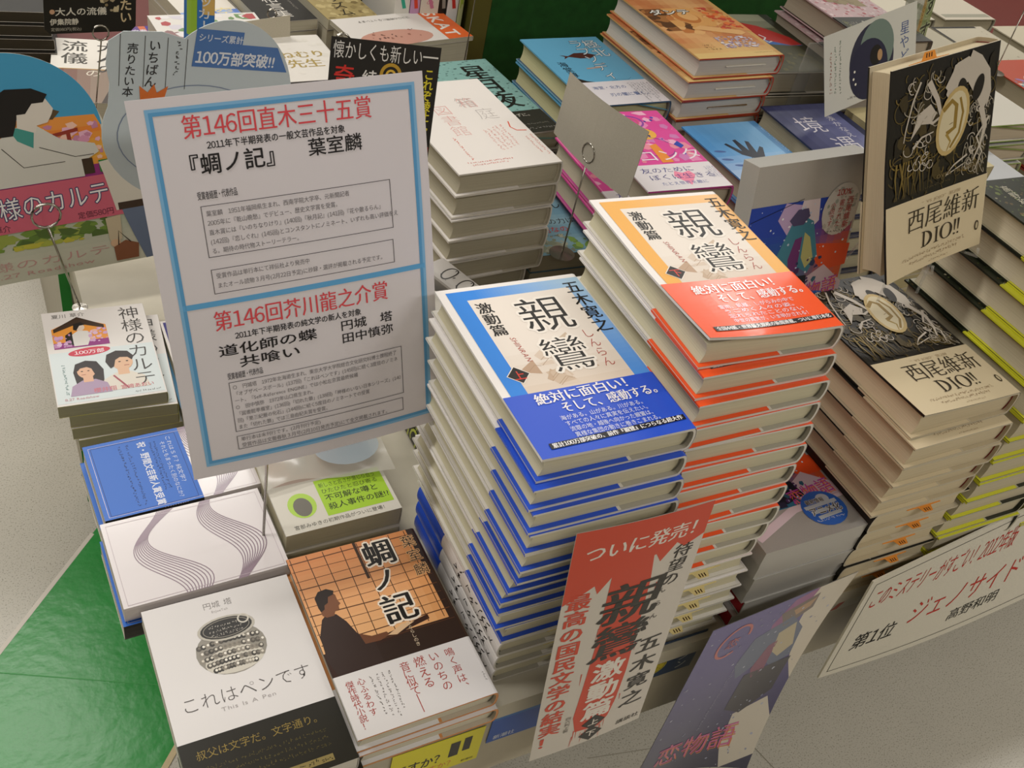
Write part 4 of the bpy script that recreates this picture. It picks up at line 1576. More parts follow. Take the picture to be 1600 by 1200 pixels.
# arch shaped advertisement at the left edge
def art_arch(a):
    m0 = a.mp
    vmap = lambda v: -38 + (v + 38) * 42 / 74 if v < 36 else (4 + (v - 36) * 36 / 35 if v < 71 else 40 + (v - 71) * .7)
    sh = [0]
    a.mp = lambda u, v, q: m0(u + sh[0], vmap(v), q)
    a.cell = 8
    a.ell(28, 128, 66, 88, '3f8fb4', 1, n=40, a0=0, a1=180)
    a.rect(-44, 70, 93, 128, lambda u, v: mix('d8a43a', 'd8702c', abs(v - 100) / 30), 1, 8, 6)
    a.poly([(-44, 128), (93, 128), (90, 140), (-44, 150)], 'd88a3c', 2)
    a.rect(-44, 70, 93, 84, '8a2a70', 2)
    a.poly([(-44, 190), (-12, 186), (60, 152), (66, 148), (60, 140), (-44, 160)], '54422a', 3)
    a.poly([(-44, 176), (30, 160), (30, 128), (-44, 128)], '4a3a22', 2)
    for k in range(5):
        a.line([(-40, 168 - k * 8), (20, 158 - k * 7)], 1, '7a6234', 3)
    a.specks(24, 84, 91, 136, 70, 2, 6, ['c98aa4', 'd8a4b8', 'b87a94', 'e0b4a0'], 3, seed=7)
    a.poly([(44, 122), (76, 128), (76, 124), (44, 118)], '8a3020', 5)
    a.rect(50, 98, 53, 122, '8a3020', 5)
    a.rect(67, 98, 70, 124, '8a3020', 5)
    sh[0] = 26
    a.poly([(-22, 72), (48, 72), (48, 88), (62, 98), (60, 108), (36, 118), (20, 138), (4, 136), (-16, 116), (-26, 96)], 'c4c0b6', 6)
    a.poly([(2, 136), (20, 136), (16, 112), (6, 122)], '3f8a80', 7)
    a.poly([(8, 136), (10, 150), (14, 166), (32, 164), (36, 152), (34, 146), (30, 138), (22, 136), (20, 128)], 'cdc4b8', 7)
    a.poly([(-8, 128), (-14, 146), (-10, 166), (6, 178), (24, 176), (34, 168), (30, 160), (22, 160), (16, 150), (10, 150), (8, 140), (4, 128)], '16120f', 8)
    a.poly([(-40, 128), (-22, 140), (-16, 110), (-20, 78), (-40, 84)], '16120f', 5)
    a.line([(20, 112), (44, 96), (58, 96)], .7, '3a3630', 8)
    a.line([(-6, 116), (6, 92), (36, 92)], .7, '3a3630', 8)
    a.rect(48, 74, 56, 92, '3a2a18', 7)
    a.rect(60, 74, 67, 88, '2f7a34', 7)
    sh[0] = 0
    a.rect(-44, 36, 100, 71, 'c05a6c', 8)
    a.text('神様のカルテ', -10, 47, 19, 'e0dad8', L=10, bold=-.002, fit=100, rot=.03, halo=('3a3a60', .04))
    a.text('夏川草介', -12, 38, 6, '5a2a3a', L=10)
    a.text('定価580円', 62, 38.5, 6, '6a2a3c', L=10, bold=.006)
    # park picture
    a.rect(-44, -38, 122, 36, lambda u, v: mix('b7b4a2', 'a4a894', max(0, (v + 10) / 40)), 2, 8, 6)
    a.specks(-40, 10, 92, 36, 70, 3, 8, ['56702c', '6a8434', '4a5f28', '8a9440'], 3, seed=9)
    a.specks(10, 8, 70, 16, 24, 2, 5, ['b0a83a', '9aa040'], 4, seed=10)
    a.text('神様のカルテ', -30, -18, 15, 'b98a86', L=4, bold=-.008, fit=112)
    a.text('8.27 Roadshow', -12, -30, 8.5, 'b98a86', L=4, fit=80)
    # figure in jeans with a bag
    a.poly([(86, 86), (124, 92), (124, 40), (92, 40)], 'c9c2b4', 9)
    a.poly([(96, 42), (124, 42), (124, -36), (108, -38), (102, 0)], '5f6a80', 9)
    a.rect(94, 40, 124, 46, '3a2a1e', 10)
    a.poly([(82, 34), (94, 36), (92, 0), (86, -8), (82, 0)], 'b8a88c', 10)
    a.ell(86, -6, 4, 6, 'c4a080', 10)
    a.poly([(84, -34), (102, -34), (104, -12), (94, -4), (84, -12)], '7a4a30', 11)
    a.line([(88, -10), (90, 12), (98, -8)], 1, '2a1c14', 12)


P = [(28 + 66 * math.cos(math.radians(k * 6)), 80 + 61.6 * math.sin(math.radians(k * 6))) for k in range(31)]
P = [(122, -38), (122, 61), (100, 68)] + P[2:] + [(-44, -38)]
t = arch_card('advertising_card', 'tall arch topped card with a white coated figure and a pink title strip', (-305, 352, 263 + 36), (.995, .06, .076), (-.087, .196, .977), P, 'c4c2b4', art_arch)
t.location = (-.304, .656, .103)
t.scale = (1.41, 1.41, 1.41)
ring_stand('card_stand', 'wire ring stand clipped to the arch topped card', (-252, 640, 141), .3, (1, .06, .07), 15, (24, 12), 1.3, br=9)


def art_round(a):
    a.poly([(20, 113), (58, 113), (58, 103), (88, 103), (100, 83), (20, 83)], '4a74b0', 3)
    a.text('シリーズ累計', 22, 104, 6.6, 'd0d8e4', L=5, bold=.02, fit=36)
    a.text('100万部突破!!', 22, 86.5, 12, 'e0e4ea', L=5, bold=.024, fit=66)
    a.text('売りたい本', -26, 98, 8.5, '2a2a28', vert=True, L=3, bold=.01)
    a.text('いちばん', -10, 102, 9.5, '2a2a28', vert=True, L=3, bold=.01)
    fine(a, 8, 104, 7, 4.2, '3a3a36', True, 3, 7)
    for u in (-36, -18, -1, 14):
        a.line([(u, 104), (u + 3, 64)], .5, '4a4a46', 3)
    a.poly([(-16, 54), (2, 54), (4, 66), (-4, 60), (-7, 67), (-11, 60), (-18, 65)], 'd8702c', 4)
    a.text('2011年', -20, 46, 6, '4a4a46', L=4)
    a.ring(32, 26, 62, 42, .8, '7a88a0', 2, 0, 60, 300)
    a.text('本屋大賞', -10, 30, 12, '4a5a80', L=4, fit=50)


P = [(50 + 60 * math.cos(math.radians(k)), 46 + 76 * math.sin(math.radians(k))) for k in range(-20, 136, 6)] + [(-6, 108), (-34, 106), (-44, 98), (-44, 80), (-40, 66)] + [(40 + 82 * math.cos(math.radians(k)), 30 + 66 * math.sin(math.radians(k))) for k in range(165, 290, 8)]
t = arch_card('advertising_card', 'pale grey round card with a blue banner, half hidden behind the white notice', (-186, 352, 372), (.972, .16, -.17), (.15, .02, .985), P, 'c2cccf', art_round, m=M_GLOSS)
ring_stand('card_stand', 'wire stand behind the pale grey round card', (-150, 366, 330), 2, (1, .1, -.1), 8, (0, 26))

# ---------------------------------------------------------------- second row seen between the stacks
pr = make_book('hardcover_book', 'grey hardcover with dark brush lettering on its spine, behind the blue stack', 'book', 132, 194, 30, 'a5a099', spine='b1aca6', edge='c4beb2', inner='a49e90', pages='b9b196',
               spine_art=lambda a, t, h: [(a.line([(.3 * t, h - 20 - k * 24), (.7 * t, h - 26 - k * 24), (.45 * t, h - 34 - k * 24)], 2.2, '2a2622', 1), a.line([(.25 * t, h - 30 - k * 24), (.75 * t, h - 30 - k * 24)], 1.6, '2a2622', 1), a.ring(.5 * t, h - 25 - k * 24, .26 * t, 6, 1.5, '2a2622', 1)) for k in range(7)])
stand(pr, (196, 236, 66), (-.08, -.03, 1), (-.33, .944, 0))
pr = make_book('hardcover_book', 'black hardcover with a red inner edge, second in the pile behind the blue stack', 'book', 132, 194, 27, '1c1915', spine='b7b2a8', edge='a8261c', inner='3a1c16', pages='3a342c', head='a8261c')
stand(pr, (162, 222, 56), (-.08, -.03, 1), (-.33, .944, 0))


def art_swirl(a, w, h):
    R = random.Random(31)
    for k in range(30):
        a.ring(R.uniform(8, w - 8), R.uniform(8, h - 8), R.uniform(6, 16), R.uniform(4, 12), R.uniform(2, 5), R.choice(['a8b83a', 'c4cc7a', '6a8428']), 1, R.uniform(0, 3), 0, 300, 12)


pr = make_book('hardcover_book', 'x', 'book', 132, 194, 27, '1a1c12', edge='8a9a3a', inner='4a4a3a', pages='8a7f80', art=art_swirl, spine_art=lambda a, t, h: [a.ring(.5 * t, 20 + k * 22, .3 * t, 8, 3, 'b4bc4a', 1, 0, 0, 300, 10) for k in range(8)], group='green swirl novels')
for i in range(2):
    lab = f'black hardcover with lime swirls, {["upper", "lower"][i]} of the pair under the red edged black book'
    o = pr if i == 0 else dup(pr, lab)
    o['label'] = lab
    put(o, 74 + i % 2, 222, 56 - 28 * (i + 1) + .3, .0, (132, 194))


# ---------------------------------------------------------------- third and fourth rows
def art_white(a, w, h):
    ln, pk = 'b0a8a4', 'd8a09a'
    a.text('箱', 70, 132, 25, ln, L=1, bold=-.02)
    a.text('箱', 71.5, 131, 25, pk, L=2, bold=-.022)
    a.text('庭', 82, 103, 27, ln, L=1, bold=-.02)
    a.text('図書館', 46, 140, 23, pk, vert=True, L=1, bold=-.016)
    a.line([(112, 92), (108, 80), (112, 72), (124, 70)], 1.6, 'd8604a', 1)
    for k in range(5):
        fine(a, 84 - k * 6 + 14, 88 - 2 * k, 12, 3.8, 'dc948a', True, 1, k)
    fine(a, 123, 62, 13, 3.4, 'd8604a', True, 1, 11)
    fine(a, 116, 58, 12, 3.0, 'd8604a', True, 1, 12)
    fine(a, 30, 70, 14, 3.4, 'd8604a', True, 1, 13)
    fine(a, 20, 17, 20, 2.8, 'cf4a3a', False, 1, 14)
    fine(a, 22, 12, 16, 2.8, 'cf4a3a', False, 1, 15)


pr = make_book('hardcover_book', 'x', 'book', 131, 194, 28, 'e0dad4', edge='d3cdc2', inner='c0b9a9', pages='b0a892', head='c4bda8', art=art_white, group='plain white hardcovers', b=3, lift=0)
for i, (x, y) in enumerate(((127, 425), (129, 429), (129, 427), (131, 430), (133, 430), (118, 436), (120, 434), (121, 436), (119, 434), (120, 436))):
    lab = f'white hardcover with faint red line lettering, {ORD[i]} in the tall white stack'
    o = pr if i == 0 else dup(pr, lab)
    o['label'] = lab
    put(o, x, y, 293 - 29.2 * (i + 1) + .2, (.085, .08, .09, .07)[i % 4])


def art_sky(a, w, h):
    a.rect(2, 0, w - 1, h - 2, lambda u, v: mix('86a9b4', '6f97a8', (math.sin(v * .14 + u * .02) + 1) / 2), 0, 6, 20)
    a.specks(2, 2, 60, 40, 60, 2, 6, ['8a927c', '9a9a84', '7a8270', 'aeb09c'], 1, seed=2)
    a.specks(60, 6, 92, 34, 20, 2, 6, ['7a9a4a', '8aa850', '6a8a4a'], 2, seed=3)
    a.text('なん', 34, 96, 27, '2a2622', L=3, bold=-.012)
    a.text('この力は', 38, 62, 13, '3a3632', L=3)
    a.text('何なの', 34, 45, 13, 'b8403a', L=3, bold=.004)
    fine(a, 24, 36, 16, 3, '4a4a46', False, 3, 2)


pr = make_book('paperback_book', 'x', 'book', 104, 150, 23, '5a7a78', pages='9a9078', edge='2a2a22', art=art_sky, hard=False, group='watery blue paperbacks', gloss=M_SATIN)
for i in range(6):
    lab = f'watery blue paperback, {ORD[i]} in the pile beside the white stack'
    o = pr if i == 0 else dup(pr, lab)
    o['label'] = lab
    put(o, 263, 458, 150 - 24.5 * (i + 1), -.01)


def art_pink(a, w, h):
    m0 = a.mp
    a.mp = lambda u, v, q: m0(u * .943, v * .943, q)
    w, h = 131, 194
    a.rect(1, 1, w - 1, h - 1, 'e085ac', 0)
    a.specks(2, 62, w - 2, h - 2, 46, 3, 10, ['dc86b0', 'e6acc4', 'c87ab0', 'e08a9c'], 1, seed=5)
    a.specks(4, 70, w - 4, h - 4, 12, 1.5, 4, ['3a3a9c', '4a4ab0'], 2, seed=6)
    a.ring(66, 166, 20, 16, 3, '8a4a9c', 2)
    a.ring(66, 166, 13, 10, 3, 'c4587a', 2)
    a.ell(70, 134, 19, 15, 'e0a84a', 3)
    a.ell(64, 138, 1.6, 2, '3a2a1c', 4)
    a.ell(76, 138, 1.6, 2, '3a2a1c', 4)
    a.poly([(70, 130), (78, 130), (76, 124)], '2a3a70', 4)
    a.ring(70, 100, 26, 24, .8, '5a4a90', 3, 0, 20, 330)
    a.poly([(58, 62), (76, 62), (74, 108), (62, 104)], 'e08a3a', 3)
    a.poly([(100, 104), (110, 112), (114, 100), (106, 94)], '3448a8', 4)
    a.poly([(24, 110), (32, 122), (34, 104)], '3448a8', 4)
    a.text('コンタ', 26, 68, 30, 'e8dce4', L=5, bold=-.004, fit=104)


def obi_pink(a, w, h):
    m0 = a.mp
    a.mp = lambda u, v, q: m0(u * .943, v * .943, q)
    w, h = 131, 58
    a.poly([(56, 30), (70, 8), (88, 30), (84, 40), (72, 36), (62, 41)], 'e88aa4', 1)
    a.text('友のために', 14, 40, 13, '3a3a80', L=2, bold=-.006, fit=80)
    a.text('ぼくは生きる', 18, 24, 13, '3a3a80', L=2, bold=-.006, fit=100)
    a.text('たとえ世界を敵に', 28, 11, 8, '7a80b0', L=2, fit=70)
    for k in range(4):
        fine(a, 124 - k * 4, 48, 9, 3, '8a90b0', True, 2, k)


pr = make_book('hardcover_book', 'x', 'book', 123.5, 183, 30.5, 'd44a94', spine='d87aa4', edge='b83a8c', inner='b4ac9c', pages='b5ad98', obi='dcd6d8', obi_h=55, art=art_pink, obi_art=obi_pink, group='pink childlike picture novels', flap=.3, obi_spine='d87aa4')
for i, (x, y, w_) in enumerate(((364, 412, -.02), (341, 413, -.02), (339, 416, -.03), (371, 412, 0), (370, 413, .0), (372, 412, 0), (371, 412, 0), (370, 413, 0))):
    lab = f'pink childlike picture hardcover, {ORD[i]} in the pile behind the orange stack'
    o = pr if i == 0 else dup(pr, lab)
    o['label'] = lab
    put(o, x, y, 260.3 - 32.5 * (i + 1), w_)

# blank card in a ring clip
t = thing('blank_card', 'plain grey card held edge on by a wire clip behind the orange stack', 'sign card')
stand(t, (296, 528, 273), (.1, -.995, 0), (.04, .004, 1))
mb = MB()
mb.grid(lambda p, q: (p * 148, q * (76 + 6 * p), 7 * math.sin(math.pi * p)), 10, 3, 'aaa496')
mb.grid(lambda p, q: ((1 - p) * 148, q * (76 + 6 * (1 - p)), 7 * math.sin(math.pi * p) - .5), 10, 3, 'aaa496')
mb.build('card', M_MATTE, t)
ring_stand('card_stand', 'wire clip stand with a round ring in front of the plain grey card', (298, 452, 290), 150.4, (.1, -1, 0), 11, (2, 4), 1.0)


def art_hand(a, w, h):
    a.rect(0, 0, w, h, lambda u, v: mix('d0d8e8', mix('4a8cc4', '7ab0d8', u / w), min(1, v / 120)), 0, 8, 12)
    P = [(74, 60), (80, 84), (70, 92), (60, 120), (65, 122), (76, 100), (80, 128), (86, 129), (88, 100), (98, 124), (103, 121), (97, 94), (112, 108), (115, 104), (102, 82), (110, 66), (131, 50), (131, 30), (100, 44)]
    P = [(u - 26, v + 22) for u, v in P[:-3]] + [(131, 74), (131, 44), (78, 64)]
    a.poly(P, '1d2636', 1)
    for u, v in ((16, 126), (14, 106), (24, 90)):
        a.ell(u, v, 9, 2.6, '3a5a94', 1, -.2)
    fine(a, 124, 180, 20, 3.4, 'c4d0dc', True, 1, 5)


pr = make_book('hardcover_book', 'x', 'book', 131, 194, 28, '4c86b8', pages='9a947e', edge='2a3a52', art=art_hand, group='blue hand novels', gloss=M_GLOSS)
for i in range(8):
    lab = f'sky blue hardcover with a dark open hand, {ORD[i]} in its stack'
    o = pr if i == 0 else dup(pr, lab)
    o['label'] = lab
    put(o, 540, 396 + i % 2, 235.2 - 29.4 * (i + 1), .03)


def art_dusk(a, w, h):
    a.rect(1, 1, w - 1, h - 1, lambda u, v: mix(mix('2c3058', '6a6e98', u / w), 'b4ac9c', max(0, (46 - v) / 60)), 0, 8, 10)
    a.text('境', 22, 122, 46, 'cfcad0', L=1, bold=-.006)
    a.text('遇', 46, 66, 46, 'cfcad0', L=1, bold=-.006)
    a.text('湊かなえ', 94, 160, 15, 'bfbcc8', vert=True, L=1, bold=.004)


pr = make_book('hardcover_book', 'x', 'book', 133, 196, 29, '262a48', pages='b0a890', edge='3a3a4c', art=art_dusk, group='dusky blue novels', inner='2a2c3c')
for i in range(8):
    lab = f'dusky violet blue hardcover with large white characters, {ORD[i]} in its stack'
    o = pr if i == 0 else dup(pr, lab)
    o['label'] = lab
    put(o, 676, 411 - i % 2, 250.2 - 31 * (i + 1) if i < 7 else .6, 0)
o = make_book('paperback_book', 'cream paperback with a faint window drawing, leaning by the dusky blue stack', 'book', 120, 180, 22, 'b9ad84', pages='a89c78', hard=False, art=lambda a, w, h: (a.poly([(20, 40), (90, 40), (100, 90), (30, 96)], 'a4a490', 1), a.frame(34, 48, 86, 84, 2, '7a7458', 2), a.specks(10, 10, 110, 40, 20, 1, 4, ['6a5a48', '8a8068'], 1, seed=3)))
put(o, 818, 398, 232, .05)
for i in range(9):
    put(make_book('paperback_book', 'x', 'book', 120, 180, 24, 'b9ad84', pages='a89c78', hard=False) if i == 0 else dup(low, 'x'), 818, 398, 231.5 - 25.6 * (i + 1), .05)
    if i == 0:
        low = [q for q in bpy.data.objects if q.get('label') == 'x'][-1]
for i, q in enumerate([q for q in bpy.data.objects if q.get('label') == 'x']):
    q['label'] = f'cream paperback, {ORD[i]} in the pile under the faint window drawing'
    q['group'] = 'cream paperbacks'


def art_redshape(a, w, h):
    a.rect(1, 1, w - 1, h - 1, lambda u, v: mix('44452c', '9a9a84', max(0, (v - 120) / 74)), 0, 6, 8)
    a.poly([(2, 150), (40, 168), (78, 150), (112, 112), (118, 86), (96, 84), (50, 108), (2, 126)], 'a8201c', 1)
    a.poly([(2, 126), (50, 108), (96, 84), (118, 86), (128, 60), (60, 76), (2, 96)], '2f62a8', 1)
    a.line([(60, 120), (66, 110), (58, 102), (62, 94), (70, 98)], 3, 'c9c9cc', 2)
    a.specks(2, 4, w - 2, 60, 60, 2, 6, ['4f4c28', '3a3c22', '5f5a30'], 1, seed=8)


pr = make_book('hardcover_book', 'x', 'book', 130, 192, 34, '2a2c1c', pages='b0a890', edge='c4bfae', art=art_redshape, group='red arm cover novels')
for i in range(8):
    lab = f'dark hardcover with a sweeping red shape, {ORD[i]} in its stack'
    o = pr if i == 0 else dup(pr, lab)
    o['label'] = lab
    put(o, 692, 627, 290.3 - 36 * (i + 1), -.03)


def art_tan(a0, w, h):
    a = a0
    base_mp = a0.mp
    a0.mp = lambda u, v, q: base_mp(u, v * .74, q) if q > .1 else base_mp(u, v, q)
    a.rect(0, 0, w, h, lambda u, v: mix(mix('d2a06c', 'b87246', (math.sin(u * .05 + v * .04) + 1) / 2), 'd4b878', max(0, 1 - v / 50)), 0, 12, 14)
    a.specks(2, 110, 60, 204, 60, 5, 14, ['7a4a2a', '5a3a24', '8a5a34', 'a06a3c'], 1, seed=3, sides=7)
    a.specks(30, 90, 140, 204, 44, 6, 16, ['d09a5c', 'c4844a', 'd8a870', 'b87440'], 2, seed=4, sides=7)
    a.poly([(40, 204), (90, 204), (96, 170), (84, 140), (60, 132), (44, 160)], 'd49c5e', 3)
    a.ell(66, 164, 20, 26, 'b8743c', 4, .3)
    a.ell(70, 168, 14, 19, 'd8a468', 5, .3)
    a.poly([(50, 116), (120, 84), (132, 92), (128, 104), (70, 128)], 'd8a870', 5)
    a.poly([(96, 204), (146, 150), (146, 96), (124, 110), (104, 160)], 'cf8f58', 4)
    a.specks(66, 34, 128, 80, 130, 1, 3.4, ['b0a4b4', 'c9bec4', '94809c', 'd8d0d0'], 6, seed=5)
    a.specks(100, 110, 140, 204, 40, 2, 7, ['c4502c', 'd8743c', 'b8483a'], 5, seed=6, sides=6)
    a.text('ダンテ', 12, 178, 24, 'e0dcd4', L=8, bold=.02, halo=('3a2a20', .06))
    a.lines(['リサ・', 'マリー', '・ライス'], 30, 46, 6.5, 8, '5a3c22', L=8)
    fine(a, 100, 12, 16, 3, '7a5a34', False, 8, 2)


pr = make_book('hardcover_book', 'x', 'book', 150, 208, 28, 'c49a5c', spine='a8301c', edge='a83a20', back='c4683a', inner='b9b2a6', pages='bcb6ac', head='d0281c', art=art_tan, group='tan painted cover volumes', flap=.62)
for i, (x, y) in enumerate(((538, 601), (529, 597), (530, 600), (533, 603), (534, 602), (533, 604), (535, 602), (533, 603), (534, 604), (533, 602), (534, 603))):
    lab = f'large tan hardcover with a painted figure and red edges, {ORD[i]} in its stack'
    o = pr if i == 0 else dup(pr, lab)
    o['label'] = lab
    put(o, x, y, 325.3 - 29.5 * (i + 1), (.05, .04)[i % 2])
    if i in (0, 2):
        mb = MB()
        mb.box((52, 2.4, 13), (122, 4.2, 14.2), 'd8d2c4' if i == 0 else 'b8862c')
        mb.build('bookmark_ribbon', M_MATTE, o)


def art_blossom(a, w, h):
    a.rect(1, 80, w - 1, h - 1, 'cdb4b4', 0)
    a.specks(2, 82, w - 2, h - 2, 200, 1, 4, ['d8b8bc', 'e0c8ca', 'c48a90', 'b04a54', 'e4d4d4'], 1, seed=4)
    a.specks(30, 120, w - 30, h - 20, 24, 6, 14, ['8a7a58', '9a8a66', 'a89878'], 2, seed=5, sides=7)


def obi_blossom(a, w, h):
    a.cols(['豊饒なる', '美しき'], 70, h - 12, 16, 20, 'c9c6bc', L=1, bold=.01)
    a.text('百年の', 98, h - 10, 14, 'c9c6bc', vert=True, L=1)
    for k in range(5):
        fine(a, 30 - k * 5, h - 16, 13, 4, 'b4b0a0', True, 1, k)
    for k in range(2):
        fine(a, 12 - k * 5, h - 12, 13, 4, '9aa040', True, 1, k + 9)
        fine(a, 120 - k * 6, h - 6, 12, 4.4, '9aa040', True, 1, k + 12)


pr = make_book('hardcover_book', 'x', 'book', 131, 194, 33, 'c9aeb0', spine='5a5248', edge='3a2c28', inner='8a7f72', pages='b3a693', obi='33352f', obi_h=82, art=art_blossom, obi_art=obi_blossom, group='blossom cover novels')
for i in range(9):
    lab = f'blossom patterned hardcover with a charcoal band, {ORD[i]} in its stack'
    o = pr if i == 0 else dup(pr, lab)
    o['label'] = lab
    put(o, 836 + (0, -8, -4)[i % 3], 612, 342.3 - 38 * (i + 1) + (4 if False else 0), 0)


def art_fish(a, w, h):
    a.rect(0, 0, w, h, '5f9fc0', 0, 2, 8)
    a.text('極北', 104, 184, 26, 'd8dcdc', vert=True, L=3, bold=-.004, halo=('3a5a70', .03))
    a.text('ラプソディ', 80, 186, 24, 'd8dcdc', vert=True, L=3, bold=-.01, fit=118, halo=('3a5a70', .03))
    a.poly([(34, 142), (46, 138), (60, 146), (78, 146), (92, 138), (80, 130), (62, 130), (46, 136), (36, 130), (40, 136)], '4a2420', 2)
    a.text('海堂尊', 24, 122, 15, '1f2c38', vert=True, L=3, bold=.006)
    a.line([(54, 100), (78, 102)], 3, 'b09080', 2)
    a.poly([(0, 62), (10, 70), (22, 76), (34, 66), (46, 62)], '2a201c', 2)
    a.poly([(70, 62), (84, 66), (100, 64), (108, 70), (131, 68), (131, 62)], '3a2420', 2)


def obi_fish(a, w, h):
    a.text('海堂・北方の', 30, 42, 9, '5a6a94', L=1, bold=.004)
    a.text('刃の闇に響く。', 46, 22, 9.5, '5a6a94', L=1, bold=.008)
    for k in range(7):
        fine(a, 122 - k * 5, 54, 10 + (k % 3) * 3, 3.4, '5a5a60', True, 1, k)


pr = make_book('hardcover_book', 'x', 'book', 131, 194, 30, '5f9fc0', edge='3a5a78', pages='b9b48c', obi='cfcace', obi_h=62, art=art_fish, obi_art=obi_fish, group='blue fish novels')
for i in range(8):
    lab = f'light blue hardcover with a dark fish and white band, {ORD[i]} in its stack'
    o = pr if i == 0 else dup(pr, lab)
    o['label'] = lab
    put(o, 396, 609, 261.3 - 32.5 * (i + 1), .045)


def art_night(a, w, h):
    a.rect(0, 0, w, h, '7fa8a2', 0)
    a.specks(2, 2, w - 2, h - 2, 420, .3, 1.3, ['4a6664', '5a7a76', '94bab4', '3f5856'], 1, asp=2.5, seed=7)
    a.text('星月夜', 92, 190, 44, '1c1a16', vert=True, L=3, min_=.018, sp=.92)
    a.text('伊集院静', 22, 176, 22, '2a3030', vert=True, L=3, bold=-.006)


def obi_night(a, w, h):
    a.text('心に残る人と出逢わずに。', 8, 42, 8.5, 'b4b0a4', L=1, bold=.006)
    a.text('小説だ', 30, 30, 8.5, 'b4b0a4', L=1, bold=.006)
    fine(a, 62, 20, 20, 3, '8a867c', False, 1, 3)
    fine(a, 60, 8, 16, 4, '94908a', False, 1, 4)


pr = make_book('hardcover_book', 'x', 'book', 133, 205, 29, '7fa8a2', edge='b9b4aa', pages='b5ae96', obi='2a2822', obi_h=56, art=art_night, obi_art=obi_night, group='sea green novels')
for i in range(7):
    lab = f'mottled sea green hardcover with a black band, {ORD[i]} in its stack'
    o = pr if i == 0 else dup(pr, lab)
    o['label'] = lab
    put(o, 250, 622, 215.3 - 30.7 * (i + 1), .1)


def art_doze(a, w, h):
    a.specks(2, 2, w - 2, h - 2, 60, 2, 6, ['cfcac0', 'd4cfc6'], 1, seed=3)
    a.text('いねむり', 34, 118, 20, 'a08a4c', L=2, min_=.02, fit=84)
    a.text('先生', 58, 92, 24, 'a08a4c', L=2, min_=.02)


pr = make_book('hardcover_book', 'x', 'book', 131, 180, 22, 'd3cec6', edge='bcb8a4', pages='b9b596', obi='2c2320', obi_h=54, art=art_doze, obi_art=lambda a, w, h: (a.text('原作', 14, 24, 16, 'd8d0cc', L=1, bold=.02), a.poly([(70, 50), (110, 50), (120, 10), (80, 10)], '6a3a5c', 1)), group='gold lettered white novels')
for i in range(10):
    lab = f'off white hardcover with gold brush lettering, {ORD[i]} in its stack'
    o = pr if i == 0 else dup(pr, lab)
    o['label'] = lab
    put(o, 6 - (i > 0) * 7 - i % 2, 690, 235.3 - 23.5 * (i + 1), .07)

# black upright strip with an ornate key
def art_key(a):
    a.text('懐かしくも新しい', 2, 134, 16, 'd6d2cc', L=2, bold=-.002, fit=84)
    a.rect(86, 140, 101, 141.4, 'd6d2cc', 2)
    a.text('これぞ綾辻・館ミステリの神髄', 94, 131, 10.4, 'cfc02c', vert=True, L=2, bold=.02, fit=128)
    a.text('奇面館', 14, 128, 20, 'c22c24', vert=True, L=2, bold=.01)
    a.text('綾', 30, 112, 15, 'd6d2cc', L=2, bold=.01)
    a.ring(57, 122, 9, 9, 3, 'b08a2a', 2)
    a.ring(57, 122, 4, 4, 2, 'd0a83a', 3)
    a.rect(66, 121, 84, 123.4, '8a6a20', 2)
    a.text('雨', 72, 106, 13, 'cfb03a', L=2)
    a.rect(99, 4, 102, 60, '7a2a1c', 1)


arch_card('promotional_card', 'black upright card with white and yellow lettering and a brass key, behind the white notice', (-40, 372, 304), (.994, -.036, -.104), (.11, .272, .956), [(0, 0), (103, 0), (103, 150), (0, 150)], '191612', art_key, cat='promotional card')
ring_stand('card_stand', 'thin wire stand rising above the black key card', (-12, 418, 440), 2, (1, 0, 0), 7, (6, 6), .9)

# moon card
def art_moon(a):
    a.ell(92, 46, 44, 52, '2a2a3c', 1, n=36)
    a.ell(102, 62, 34, 38, '6a7a70', 2, n=30)
    a.ell(86, 36, 38, 42, '24243a', 3, n=30)
    a.ell(100, 52, 12, 14, '17140f', 4)
    a.ell(108, 50, 5, 8, 'a8845c', 5)
    a.poly([(84, 0), (112, 0), (108, 34), (92, 36)], '1c1a14', 4)
    for p in ((58, 40), (56, 30), (60, 22)):
        a.ell(p[0], p[1], 2, 2, 'd8d4c4', 6, n=6)
    for k, c in enumerate(('5a6a5a', '4a6a54', '8a4a3c')):
        fine(a, 30 - k * 9, 92 - k * 6, 17 - k * 2, 4.4, c, True, 2, k)
    a.text('星やどり', 158, 84, 20, '4a5a84', vert=True, L=2)
    fine(a, 44, 4, 6, 4, '3a3a34', False, 2, 9)


arch_card('promotional_card', 'white card with a dark round moon picture leaning by the propped gold novel', (746, 556, 262), (.966, .147, .214), (-.249, .289, .924), [(0, -6), (182, -6), (182, 104), (0, 104)], 'c0beb4', art_moon)
t = thing('card_stand', 'clear folded plastic stand holding the white moon card', 'card stand')
mb = MB()
mb.box((742, 626, 2), (822, 629, 330), 'c8c8c0')
mb.build('back_plate', M_CLEAR, t)
mb = MB()
mb.box((742, 626, .3), (822, 660, 1.8), 'c8c8c0')
mb.build('base', M_CLEAR, t)

# translucent card with green edge
def art_grass(a):
    a.rect(60, 0, 96, 130, '7a8a3c', 1)
    a.rect(60, 0, 70, 130, 'b88a3c', 2)
    a.specks(0, 0, 60, 80, 40, 4, 10, ['8a9278', '7a8a68', '9a9c8c'], 1, seed=4)
    a.text('りすす', 84, 128, 34, '2a2a1e', vert=True, L=4, bold=.02, halo=('a8b488', .06), fit=126)
    fine(a, 65, 120, 22, 5, '4a3418', True, 4, 3)


